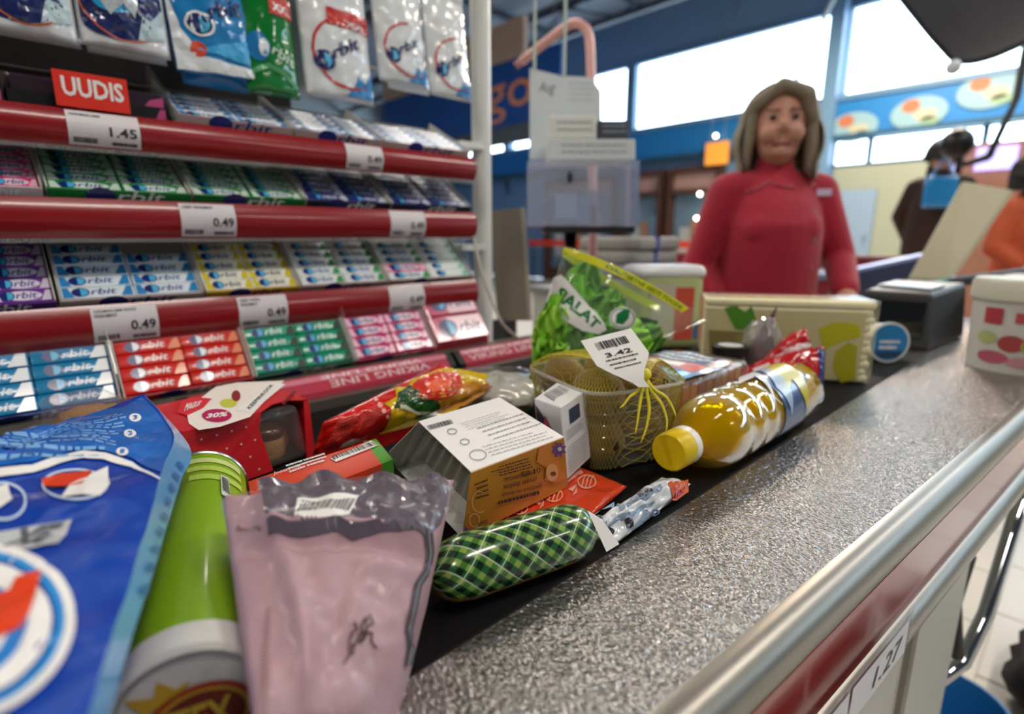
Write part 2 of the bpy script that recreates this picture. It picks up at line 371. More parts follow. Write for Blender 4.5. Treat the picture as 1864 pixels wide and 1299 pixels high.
# the big blue sign on the left with its orange header
p0=ay(838,240,7.2); p1=ay(968,238,7.2); zt=ay(900,118,7.2).z; zb=ay(900,236,7.2).z
xa=ay(700,200,7.2).x; xb=ay(1020,200,7.2).x
t=thing('hanging_sign',V(((xa+xb)/2,7.2,zb)),'large blue hanging sign with orange letters behind the rack post','sign')
mk('board',box(xa,7.2,zb,xb,7.28,zt),M('sign_blue','#1d4f9e',.45),t)
mk('header',box(xa,7.18,zt,ay(955,100,7.2).x,7.28,zt+.62),M('sign_header','#b9a293',.6),t)
mk('foot_strip',box(xa,7.15,zb-.28,xb,7.28,zb),M('sign_foot','#4a5560',.6),t)
cx=ay(925,185,7.2); S=planeS(V((cx.x,7.2,cx.z)),X_,Z_)
decal('lettering',S,fit(text('go',.0),-.62,-.33,.62,.33),M('sign_orange','#d98d62',.5),t,layer=8)
for x in (xa+.2,xb-.2): mk('hanger',tube([V((x,7.24,zt+.05)),V((x,7.24,5.3))],.012,6),m_alu,t)
# ceiling luminaires
m_lampglass=M('lamp_diffuser','#fff3e2',.5,emit=9,ecol='#fff0dc')
for k,(x,y,z) in enumerate([(-2.3,7.5,4.3),(-1.1,7.6,4.3),(-3.3,3.4,4.3),(-3.0,.4,4.3),(-2.4,-2.6,4.3),(1.3,7.2,4.3),(1.3,3.6,4.3),(1.3,.6,4.3),(1.3,-2.6,4.3),(-6.2,2.6,4.3),(-6.0,-1.2,4.3),(-8.5,1,4.3),(5,3,4.3)]):
    t=thing('ceiling_luminaire',V((x,y,z)),('strong amber-white ceiling luminaire hung near the window wall' if k<2 else 'long warm-white ceiling luminaire hung above the checkout hall'),'lamp','ceiling luminaires')
    mk('housing',box(x-.17,y-.72,z+.03,x+.17,y+.72,z+.10),m_white,t); mk('diffuser',box(x-.15,y-.7,z+.0,x+.15,y+.7,z+.03),m_lampglass,t)
    for s in (-.5,.5): mk('cable',tube([V((x,y+s,z+.1)),V((x,y+s,5.3))],.004,5),m_alu,t)
    ld=bpy.data.lights.new('luminaire_light','AREA'); ld.shape='RECTANGLE'; ld.size=.3; ld.size_y=1.4; ld.energy=LAMP_W if k>1 else 210; ld.color=LAMP_COL if k>1 else (1.0,.80,.62)
    lo=bpy.data.objects.new('luminaire_light',ld); C.objects.link(lo); lo.location=(0,0,-.004); lo.parent=t
# ================================================================ THE CHECKOUT COUNTER
def hammered():
    m=bpy.data.materials.new('hammered_steel'); m.use_nodes=True; nt=m.node_tree; b=nt.nodes['Principled BSDF']; I=b.inputs
    I['Base Color'].default_value=lin('#a5a3a1'); I['Metallic'].default_value=.95; I['Roughness'].default_value=.26
    tc=nt.nodes.new('ShaderNodeTexCoord'); mp=nt.nodes.new('ShaderNodeMapping'); mp.inputs['Rotation'].default_value=(0,0,.5); mp.inputs['Scale'].default_value=(1,1.7,1)
    vo=nt.nodes.new('ShaderNodeTexVoronoi'); vo.feature='SMOOTH_F1'; vo.inputs['Scale'].default_value=250; vo.inputs['Smoothness'].default_value=.6
    no=nt.nodes.new('ShaderNodeTexNoise'); no.inputs['Scale'].default_value=300; no.inputs['Detail'].default_value=2
    ad_=nt.nodes.new('ShaderNodeMath'); ad_.operation='ADD'
    bp=nt.nodes.new('ShaderNodeBump'); bp.inputs['Strength'].default_value=.9; bp.inputs['Distance'].default_value=.0016
    L=nt.links.new; L(tc.outputs['Object'],mp.inputs[0]); L(mp.outputs[0],vo.inputs['Vector']); L(mp.outputs[0],no.inputs['Vector']); L(vo.outputs['Distance'],ad_.inputs[0]); L(no.outputs['Fac'],ad_.inputs[1]); L(ad_.outputs[0],bp.inputs['Height']); L(bp.outputs[0],I['Normal'])
    return m
m_steel=hammered(); m_belt=M('belt_rubber','#060607',.7,bump=.2,bscale=900,spec=.25)
m_redp=M('red_gloss_panel','#8c1418',.12,coat=.3); m_cab=M('grey_cabinet','#b9b9b2',.5); m_dark=M('dark_plastic','#26282b',.45)
XE=lambda y:-.115+.08*(y-.24)          # inner edge of the rounded rim
BX1,BX0=-.216,-.70; YA,YB,YE=-.35,2.0,1.22
ctr=thing('checkout_counter',V((-.45,.8,0)),'checkout counter with black conveyor belt, steel ledge and red side band','counter')
mk('belt',bevel(box(BX0+.002,YA,BZ-.02,BX1-.002,YE,BZ),.004,2),m_belt,ctr)
pl=[V((BX1,YA,BZ-.004)),V((XE(YA),YA,BZ-.004)),V((XE(YB),YB,BZ-.004)),V((-.52,YB,BZ-.004)),V((-.52,YE+.004,BZ-.004)),V((BX1,YE+.004,BZ-.004))]
mk('steel_ledge',prism(pl,Z_*.008),m_steel,ctr)
def along(prof):   # profile (outward from the rim line, height) swept along the rim line
    a=[V((XE(YA)+o,YA,z)) for o,z in prof]; b=[V((XE(YB)+o,YB,z)) for o,z in prof]; n=len(prof)
    return a+b,[(i,i+1,n+i+1,n+i) for i in range(n-1)]+[(n-1,0,n,2*n-1)]
rim=[(0,BZ+.004)]+[(.006+.017*math.sin(a),BZ-.010+.0175*math.cos(a)) for a in [R(q) for q in range(-15,171,15)]]+[(.004,BZ-.028)]
smooth_angle(mk('rounded_rim',along(rim),m_alu,ctr),50)
mk('red_band',along([(.004,BZ-.026),(.018,BZ-.026),(.018,BZ-.086),(.004,BZ-.086)]),m_redp,ctr)
rail=[(.004,BZ-.086)]+[(.014+.014*math.sin(a),BZ-.102+.015*math.cos(a)) for a in [R(q) for q in range(0,181,15)]]+[(.004,BZ-.117)]
smooth_angle(mk('lower_rail',along(rail),m_alu,ctr),50)
mk('rubber_seal',along([(.0,BZ-.117),(.016,BZ-.117),(.016,BZ-.122),(.0,BZ-.122)]),m_black,ctr)
YM=1.02; a=XE(YA);b=XE(YM)
mk('body',hexa(*[[V((-.86,YA,z)),V((a-.02,YA,z)),V((b-.02,YM,z)),V((-.86,YM,z))] for z in (.1,BZ-.118)]),m_cab,ctr)
mk('plinth',hexa(*[[V((-.84,YA+.02,z)),V((a-.06,YA+.02,z)),V((b-.06,YM-.02,z)),V((-.84,YM-.02,z))] for z in (0,.1)]),m_black,ctr)
mk('rear_body',box(-.50,YM,0.0,-.32,YB-.02,BZ-.118),m_cab,ctr)
for y in (.42,.74):
    mk('panel_joint',hexa(*[[V((XE(y)-.022,y,z)),V((XE(y)-.014,y,z)),V((XE(y+.02)-.014,y+.02,z)),V((XE(y+.02)-.022,y+.02,z))] for z in (.12,BZ-.13)]),m_alu,ctr)
chrome=M('chrome','#cfd3d8',.08,metal=1)
mk('bumper_rail',tube([ay(1900,800,1.5),ay(1862,895,1.32),ay(1835,985,1.26),ay(1795,1115,1.2),ay(1752,1205,1.14),ay(1705,1240,1.08)],.012,10),chrome,ctr,smooth=True)
mk('bumper_post',tube([ay(1758,1010,1.06),ay(1735,1190,1.06)],.014,10),m_dark,ctr,smooth=True)
mk('under_deck',box(-.86,YA,BZ-.118,BX1,YE,BZ-.021),m_cab,ctr)
mk('under_deck',prism([V((BX1,YA,BZ-.118)),V((XE(YA)+.002,YA,BZ-.118)),V((XE(YB)+.002,YB,BZ-.118)),V((-.52,YB,BZ-.118)),V((-.52,YE+.004,BZ-.118)),V((BX1,YE+.004,BZ-.118))],Z_*.113),m_cab,ctr)
mk('rack_ledge',join(box(-.86,YA,BZ-.02,BX0,YE,BZ+.003),box(BX0-.008,YA,BZ+.003,BX0,YE,BZ+.012),box(-.86,YA,BZ+.003,-.845,YE,BZ+.014)),m_alu,ctr)
# price strip on the red band
t=thing('price_strip',V((XE(.4)+.019,.4,BZ-.06)),'clear price strip with two handwritten paper tags on the red counter side','price strip')
def sideS(off): return lambda u,v:V((XE(u)+.018+off,u,v))
mk('holder',hexa(*[[V((XE(y)+.0290,y,z)) if s==0 else V((XE(y)+.0310,y,z)) for y,s in ((.25,0),(.25,1),(.50,1),(.50,0))] for z in (BZ-.100,BZ-.062)]),film('strip_film','#ffffff',.10,rough=.1),t)
for k,(y0,y1,s) in enumerate(((.27,.375,'1.07'),(.38,.49,'1.27'))):
    S=sideS(.0133)
    c=decal('paper_tag',S,rect(y0,BZ-.097,y1,BZ-.066),M('paper_cool','#cfcfd6',.6),t)
    decal('figures',S,fit(text(s,.0,.2),y0+.04,BZ-.090,y1-.012,BZ-.074),M('pen_grey','#4a4a5c',.6),c,layer=2)
# ================================================================ GUM RACK
XR=-.90; RY0,RY1=-.25,.735
STRIPS=[(1.139,1.183),(1.027,1.077),(.889,.941)]      # red price strips, bottom and top heights
m_strip=M('red_strip','#8e131b',.28,coat=.25,bump=.03,bscale=60); m_rack=M('rack_grey','#9b968c',.5); m_rackd=M('rack_dark','#2a2624',.6); m_post=M('post_white','#dfe0dc',.35)
m_clear=film('clear_plastic','#ffffff',.10,rough=.08); m_clearw=film('clear_edge','#ffffff',.12,rough=.1)
m_wire=M('wire_chrome','#c9c9c9',.25,metal=1)
rk=thing('gum_rack',V((-1.0,.25,0)),'tall gum display rack with red curved price strips and white post','display rack')
mk('back_panel',box(-1.145,RY0,.70,-1.135,RY1,1.215),m_rackd,rk)
mk('upper_back_panel',box(-1.145,RY0,1.215,-1.135,.47,2.2),m_rackd,rk)
mk('base',box(-1.145,RY0,0,-.875,RY1,.70),m_rack,rk)
for s,(y,x) in enumerate(((RY1+.075,-.965),(RY0-.02,-.965))):
    smooth_angle(mk('post',lathe((x,y,0),Z_,[(0,.021),(2.3,.021)],20),m_post,rk))
mk('top_beam',box(-.985,RY0,2.2,-.945,RY1+.075,2.26),m_post,rk)
for z in (.72,1.0,1.21): mk('bracket',box(-1.135,RY1+.002,z,-.945,RY1+.07,z+.012),m_post,rk)
mk('side_panel',prism([V((-1.14,RY1,.80)),V((-.875,RY1,.80)),V((-.875,RY1,.835)),V((-1.0,RY1,1.2)),V((-1.14,RY1,1.2))],Y_*.004),m_clear,rk)
def stripS(k):
    z0,z1=STRIPS[k]
    return lambda u,v:V((XR-.004+.013*math.sin(pi*min(max(.08+.84*v,0),1)),u,z0+(z1-z0)*v))
def strip_geo(k):
    S=stripS(k); f=grid(S,1,10,RY0,RY1); nb=len(f[0])
    b=grid(lambda u,v:V((XR-.012,u,STRIPS[k][0]+(STRIPS[k][1]-STRIPS[k][0])*v)),1,1,RY0,RY1)
    return join(f,(b[0],[tuple(reversed(q)) for q in b[1]]))
TILTS=[R(27),R(33),R(43),R(54)]
TI=[V((-math.cos(a),0,math.sin(a))) for a in TILTS]; TN=[V((math.sin(a),0,math.cos(a))) for a in TILTS]
LIPS=[V((XR-.014,0,STRIPS[0][1]-.006)),V((XR-.014,0,STRIPS[1][1]-.006)),V((XR-.014,0,STRIPS[2][1]-.006)),V((-.866,0,.811))]   # front of the four inclined shelves
for k in range(3):
    o=mk('price_rail',strip_geo(k),m_strip,rk); smooth_angle(o,60)
    z0=STRIPS[k][0]; mk('clear_edge',box(XR-.010,RY0,z0-.005,XR+.002,RY1,z0),m_clearw,o)
for k,L in enumerate(LIPS):
    ti,tn=TI[k],TN[k]; a=L-tn*.004-ti*.004; dl=.17
    mk('shelf_plate',prism([a,a+ti*dl,a+ti*dl-tn*.003,a-tn*.003],Y_*(RY1-RY0)) and (lambda g:([v+Y_*RY0 for v in g[0]],g[1]))(prism([a,a+ti*dl,a+ti*dl-tn*.003,a-tn*.003],Y_*(RY1-RY0))),M('shelf_brown','#4f4742',.55),rk)
mk('bottom_lip',join(box(-.8655,RY0,.8045,-.861,RY1,.826),box(-.90,RY0,.8035,-.8655,RY1,.8065)),M('red_lip','#b0222c',.3,coat=.3),rk)
# ---- gum packs
m_navy=M('gum_navy','#1b2a72',.3,coat=.4); m_cyan=M('gum_cyan','#4fb7e4',.3,coat=.4); m_gw=M('gum_white','#eef1f4',.3,coat=.4)
SK={ # wrapper, cloud behind the word, word colour, end accent, second accent
 'light blue':('#1583b8',None,'#f2f6fa','#e9eef2','light blue gum pack with white corner flash'),
 'red':('#d8261f',None,'#f4efec','#e0702a','red strawberry-style gum pack with orange fruit end'),
 'teal':('#0f9a77',None,'#eef5f2','#1d3b2a','teal gum pack with dark leaf end'),
 'pink':('#d8287a','#f3d4e2','#22307c','#f0b9d0','pink gum pack with pale centre'),
 'purple':('#7a3aa0','#e7def0','#22307c','#d9cfe4','purple gum pack with pale centre'),
 'ice':('#dfe8ef',None,'#20408f','#2f86c6','white and ice-blue gum pack'),
 'yellow':('#e9e7d6',None,'#2a3a6e','#d8c51c','silver-white gum pack with yellow ends'),
 'mint':('#e2e6e4',None,'#2a56a8','#3f9a54','white gum pack with blue dot and green end'),
 'snow':('#e6ece9',None,'#eef3f2','#8fc7b4','white gum pack with pale green end'),
 'green':('#118a3a','#dfeee6','#22307c','#cfe0d4','green gum pack with white centre'),
 'navy':('#39395e',None,'#dfe2ee','#c8ccda','dark navy gum pack with white ends'),
 'white':('#e4e8ec',None,'#2b5fae','#3b86cc','small white gum pack with blue specks')}
PL,PW,PH=.0735,.0200,.0105
def local(name,geo,mats,parent=None,smooth=False):
    me=bpy.data.meshes.new(name); me.from_pydata([tuple(v) for v in geo[0]],[],geo[1]); me.materials.append(mats)
    o=bpy.data.objects.new(name,me); ORG[o]=V((0,0,0))
    if parent is not None: o.parent=parent
    return o
def flat(sh,z): s=conform(sh,1e9); return [V((x,y,z)) for x,y in s[0]],s[1]
_orb={}
def proto(kind):
    bc,cloud,wc,ac,_=SK[kind]
    g=bevel(box(-PL/2,-PW/2+.0004,0,PL/2,PW/2-.0004,PH),.0018,2)
    root=local('gum_pack',g,M('gum_'+kind,bc,.28,coat=.5))
    for p in root.data.polygons: p.use_smooth=True
    ch=[]; z=PH+.00015
    x0=-PL/2
    acc=M('gum_accent_'+kind,ac,.3,coat=.5)
    if kind in('light blue','navy'): ch.append(local('end_flash',flat(poly((PL*.5-.002,-.0085),(PL*.5-.002,.0085),(PL*.36,.0085),(PL*.24,-.0085)),z),acc))
    elif kind in('red','teal','mint','snow'): ch.append(local('fruit_end',flat(poly((PL*.28,-.0085),(PL*.5-.002,-.0085),(PL*.5-.002,.006),(PL*.42,.008),(PL*.36,.004)),z),acc))
    else: ch+=[local('end_panel',flat(q,z),acc) for q in (poly((-PL*.5+.002,-.0085),(-PL*.33,-.0085),(-PL*.40,.0085),(-PL*.5+.002,.0085)),poly((PL*.30,-.0085),(PL*.5-.002,-.0085),(PL*.5-.002,.0085),(PL*.40,.0085)))]
    if cloud: ch.append(local('cloud',flat(disc(0,0,PL*.33,.0078,24),z+.0001),M('gum_cloud_'+kind,cloud,.3,coat=.5)))
    big=kind!='white'
    ex=-PL*.24
    em=local('emblem',flat(disc(ex,0,.0088,.0078,20),z+.0002),m_navy)
    e2=local('emblem_half',flat(poly(*[(ex+.0072*math.sin(a)*1.0,.0064*math.cos(a)) for a in [pi*i/12 for i in range(13)]]),z+.0003),m_cyan if kind!='red' else m_gw)
    e2.parent=em; ch.append(em)
    w_=fit(text('rbit',.012,.25),ex+.0095,-.0048,PL*.25,.0058)
    ch.append(local('lettering',flat(w_,z+.0003),M('gum_word_'+kind,wc,.35)))
    for c in ch: c.parent=root
    return root
PROTO={k:proto(k) for k in SK}
used=set()
def clone(root,mat4,label,group):
    r=root.copy(); C.objects.link(r); r.matrix_world=mat4
    for ch in root.children:
        c=ch.copy(); C.objects.link(c); c.parent=r; c.matrix_parent_inverse.identity()
        for g_ in ch.children:
            d=g_.copy(); C.objects.link(d); d.parent=c
    return tag(r,label,'gum pack',group)
ORD=['front','second','third','fourth','fifth','sixth','seventh']
SHN=['the top shelf','the second shelf','the third shelf','the bottom shelf']
m_ctn={}
def carton(k,y0,y1,kind,ccol,rows,near,word=True,ncol=2,lip=.020,skip=(),swap={}):
    """display carton on shelf k holding ncol columns of packs"""
    L=LIPS[k]; ti,tn=TI[k],TN[k]; mc=M('carton_'+ccol[1:],ccol,.45); mw=M('carton_inner','#d8d5cc',.6)
    base=V((L.x,(y0+y1)/2,L.z)); dl=.150
    desc=SK[kind][4]
    t=thing('display_carton',base,f'open {near} on {SHN[k]}','display carton','gum display cartons')
    def bx_(ya,yb,a0,a1,h0,h1): 
        c=lambda y,a,h:V((L.x,y,L.z))+ti*a+tn*h
        return hexa([c(ya,a0,h0),c(yb,a0,h0),c(yb,a1,h0),c(ya,a1,h0)],[c(ya,a0,h1),c(yb,a0,h1),c(yb,a1,h1),c(ya,a1,h1)])
    mk('tray',bx_(y0,y1,0.001,dl,0,.0015),mw,t)
    f=mk('front_panel',bx_(y0,y1,-.001,.001,0,lip),mc,t)
    mk('side_wall',bx_(y0,y0+.0012,.001,dl,.0015,.022),mw,t); mk('side_wall',bx_(y1-.0012,y1,.001,dl,.0015,.022),mw,t)
    if word:
        S=lambda u,v:V((L.x,u,L.z))-ti*.001+tn*v
        S2=lambda u,v:S(u,v)
        wd=y1-y0
        e=decal('carton_emblem',S2,disc(y0+wd*.34,.013,.016,.012,20),m_navy,f)
        decal('carton_word',S2,fit(text('rbit',.012,.2),y0+wd*.34+.017,.006,y0+wd*.80,.021),m_gw if kind in('light blue','red','teal','green','navy','pink','purple') else m_navy,e,layer=1)
    cw=(y1-y0-.003)/ncol
    for c in range(ncol):
        for r in range(rows if isinstance(rows,int) else rows[c]):
            if (c,r) in skip: continue
            kk=swap.get((c,r),kind)
            yc=y0+.0015+cw*(c+.5); jit=((hash((k,c,r,int(y0*1000)))%7)-3)*.0002
            pos=V((L.x,yc+jit,L.z))+ti*(.004+PW*(r+.5))+tn*(.0022+(lip-PH-.004))
            Mx=Matrix(((0,ti.x,tn.x,pos.x),(cw/(PL+.0008),ti.y,tn.y,pos.y),(0,ti.z,tn.z,pos.z),(0,0,0,1)))
            clone(PROTO[kk],Mx,f'{kk} gum pack, {ORD[r]} row, {"post-side" if c else "other"} column, {near}','gum packs in display cartons')
yy=lambda x,y:ax(x,y,XR).y
# bottom shelf
carton(3,-.066,.096,'light blue','#1d3f86',7,'dark blue carton of light blue packs')
carton(3,.100,.262,'red','#b3202a',7,'red carton of red packs')
carton(3,.266,.428,'teal','#10503c',7,'dark green carton of teal packs')
carton(3,.432,.594,'pink','#a3164a',6,'crimson carton of pink packs')
# shelf with the yellow packs
b=[yy(-150,560),yy(112,560),yy(378,548),yy(552,540),yy(712,530),.728]
carton(2,b[0],b[1]-.004,'purple','#5c2f86',6,'purple carton of purple packs')
carton(2,b[1],b[2]-.004,'ice','#b7a9a6',(5,4),'pale carton of ice-blue packs')
carton(2,b[2],b[3]-.004,'yellow','#c79a2a',5,'mustard carton of yellow-ended packs')
carton(2,b[3],b[4]-.004,'mint','#a88c88',(5,6),'grey-pink carton of green-ended packs')
carton(2,b[4],b[5],'mint','#a08a86',(5,6),'mixed mint carton by the post',swap={(0,1):'pink',**{(1,r):'snow' for r in range(6)}})
# shelf with the green packs
b=[yy(-130,372),yy(90,372),yy(356,370),yy(562,372),yy(717,375),.728]
carton(1,b[0],b[1]-.004,'pink','#d9cdd0',5,'pale carton of pink packs')
carton(1,b[1],b[2]-.004,'green','#0f7a34',6,'green carton of green packs by the pink ones')
carton(1,b[2],b[3]-.004,'green','#0e6f31',5,'green carton of green packs by the navy ones')
carton(1,b[3],b[4]-.004,'navy','#1f2340',6,'navy carton of navy packs by the green ones')
carton(1,b[4],b[5],'navy','#20243f',6,'navy carton of navy packs by the post')
# shelf under the bags
b=[yy(330,230),yy(542,250),yy(705,270),.728]
carton(0,b[0],b[1]-.004,'white','#b79a98',5,'white-pack carton by the black boxes')
carton(0,b[1],b[2]-.004,'white','#b39795',5,'white-pack carton between two others')
carton(0,b[2],b[3],'white','#b59996',5,'white-pack carton by the post')
# two wide pink packs at the end of the bottom shelf
for r in range(2):
    L=LIPS[3]; ti,tn=TI[3],TN[3]; y0,y1=.600,.728; c=lambda y,a,h:V((L.x,y,L.z))+ti*a+tn*h
    a0=.006+r*.058; a1=a0+.055; h0=.001;h1=.026
    g=bevel(hexa([c(y0,a0,h0),c(y1,a0,h0),c(y1,a1,h0),c(y0,a1,h0)],[c(y0,a0,h1),c(y1,a0,h1),c(y1,a1,h1),c(y0,a1,h1)]),.002,2)
    t=thing('gum_box',c((y0+y1)/2,a0,h0),['wide pink gum box with blue round emblem at the front end of the bottom shelf','wide pink gum box with blue round emblem behind another on the bottom shelf'][r],'gum box')
    mk('carton',g,M('gum_pinkbox','#c81f5c',.25,coat=.6),t)
    S=lambda u,v,a0=a0:c(y0+.128*u,a0+.055*v,h1)
    decal('pale_panel',S,poly((.42,.05),(.97,.05),(.97,.95),(.30,.95)),M('gum_palepink','#f0c6d4',.2,coat=.6),t)
    e=decal('emblem',S,disc(.28,.5,.17,.36),m_navy,t,layer=1); decal('emblem_half',S,poly(*[(.28+.12*math.sin(q),.5+.28*math.cos(q)) for q in [pi*i/12 for i in range(13)]]),m_cyan,e,layer=2)
    decal('lettering',S,fit(text('rbit',.012,.25),.47,.28,.92,.72),m_navy,t,layer=2)
# black upright boxes at the left of the top shelf
b=[yy(-140,210),yy(20,205),yy(175,210),yy(318,225)]
for i in range(3):
    L=LIPS[0]; ti,tn=TI[0],TN[0]; y0,y1=b[i],b[i+1]-.003; c=lambda y,a,h:V((L.x,y,L.z))+ti*a+Z_*h
    t=thing('gum_box',c((y0+y1)/2,0,0),['black gum box with magenta glow at the far end of the top shelf','black gum box behind the red news tag on the top shelf','black gum box with pink wrapper showing beside the white packs'][i],'gum box')
    c2=lambda y,a,h:V((L.x-.004-a,y,L.z+.002+h))
    hx=lambda ya,yb,a0,a1,z0,z1:hexa([c2(ya,a0,z0),c2(yb,a0,z0),c2(yb,a1,z0),c2(ya,a1,z0)][::-1],[c2(ya,a0,z1),c2(yb,a0,z1),c2(yb,a1,z1),c2(ya,a1,z1)][::-1])
    mk('front_panel',hx(y0,y1,0,.0015,0,.022),M('gum_black','#141317',.35),t)
    mk('side_wall',hx(y0,y0+.0015,.0015,.09,0,.03),M('gum_black','#141317',.35),t); mk('side_wall',hx(y1-.0015,y1,.0015,.09,0,.03),M('gum_black','#141317',.35),t)
    for q in range(4):
        mk('packet',bevel(hx(y0+.003,y1-.003,.004+q*.017,.019+q*.017,0,.040+q*.004),.002,1),M('gum_blackpack','#2a1c26',.25,coat=.4),t)
    S=lambda u,v:c2(y0+(y1-y0)*u,.004,.022+.018*v)
    decal('pink_glow',S,poly((.70,.05),(.97,.05),(.97,.75),(.78,.5)),M('gum_magenta','#b8497e',.3),t)
    S=lambda u,v:c2(y0+(y1-y0)*u,0,.022*v)
    decal('edge_mark',S,poly((.80,.1),(.97,.1),(.97,.9),(.90,.9)),M('gum_magenta','#b8497e',.3),t)
# dividers (clear fins between cartons)
for k,bb in ((2,[yy(118,560),yy(376,548),yy(555,540),yy(714,530)]),(1,[yy(88,372),yy(355,370),yy(560,372),yy(716,375)]),(0,[yy(324,230)]),(3,[.098,.264,.430,.597])):
    for y in bb:
        L=LIPS[k]; ti,tn=TI[k],TN[k]; c=lambda a,h:V((L.x,y-.0025,L.z))+ti*a+tn*h
        mk('divider',prism([c(.002,.001),c(.15,.001),c(.15,.04),c(.03,.036),c(.002,.024)],Y_*.0012),m_clear,rk)
# ---- price tags
def price_tag(k,x0,x1,price,label,lines=(),h=(.06,.95),uudis=False):
    z0,z1=STRIPS[k]; zc=(z0+z1)/2; px_y={0:225,1:405,2:580}[k]
    ya=ax(x0,px_y,XR).y; yb=ax(x1,px_y,XR).y; S=stripS(k); sh=lambda u,v:S(ya+(yb-ya)*u,h[0]+(h[1]-h[0])*v)
    t=thing('price_tag',S((ya+yb)/2,h[0]),label,'price tag','price tags on the red strips')
    q=decal('paper',sh,rect(0,0,1,1),M('tag_paper','#d9d3d6',.45),t,L=.15,e0=.0008)
    ink=M('tag_ink','#2b2b38',.6)
    dk=lambda nm,s_: decal(nm,sh,s_,ink,t,layer=2,L=.2,e0=.0008)
    dk('price',fit(text(price,.02),.56,.30,.95,.58)); dk('barcode',fit(barcode(k+int(x0)),.06,.06,.38,.22)); dk('old_price',fit(fine(1,int(x0),.9,.05),.58,.06,.94,.16))
    for i,s_ in enumerate(lines): dk('product_name',fit(text(s_,.01),.05,.84-.13*i,.05+.037*len(s_),.93-.13*i))
    if uudis:
        zt=z1; pa=S(ya,1); f=lambda u,v:V((XR+.001,ya-.006+(yb-ya)*u,zt+.002+.041*v))
        o=decal('news_card',f,rect(0,0,1,1),M('news_red','#e0301f',.4),t,e0=.001); mk('card_back',([f(0,0),f(1,0),f(1,1),f(0,1)],[(3,2,1,0)]),M('news_red','#e0301f',.4),t)
        decal('news_word',f,fit(text('UUDIS',.03),.10,.30,.93,.85),M('news_white','#efe9e6',.5),t,layer=2,e0=.001)
    return t
price_tag(0,120,250,'1.45','news price tag reading 1.45 under a red card on the top strip',('NÄRIMISKUMM',),uudis=True)
price_tag(0,623,690,'0.49','price tag reading 0.49 on the top strip under the white packs')
price_tag(1,327,427,'0.49','price tag reading 0.49 on the middle strip under the green packs',('ORBIT SPEARMINT',))
price_tag(1,707,770,'0.49','price tag reading 0.49 on the middle strip under the navy packs')
price_tag(2,165,286,'0.49','price tag reading 0.49 on the lowest strip above the red packs',('NÄRIMISKUMM WHITE','FRESHMINT'))
price_tag(2,433,522,'0.49','price tag reading 0.49 on the lowest strip above the teal packs',('ORBIT WHITE','SPEARMINT'))
price_tag(2,707,770,'0.49','price tag reading 0.49 on the lowest strip above the pink packs')
t=thing('price_tag',V((-.8601,.03,.806)),'blank white price tag tucked at the bottom lip below the blue packs','price tag'); mk('paper',box(-.8606,-.01,.806,-.8596,.068,.828),M('tag_paper','#d9d3d6',.45),t)
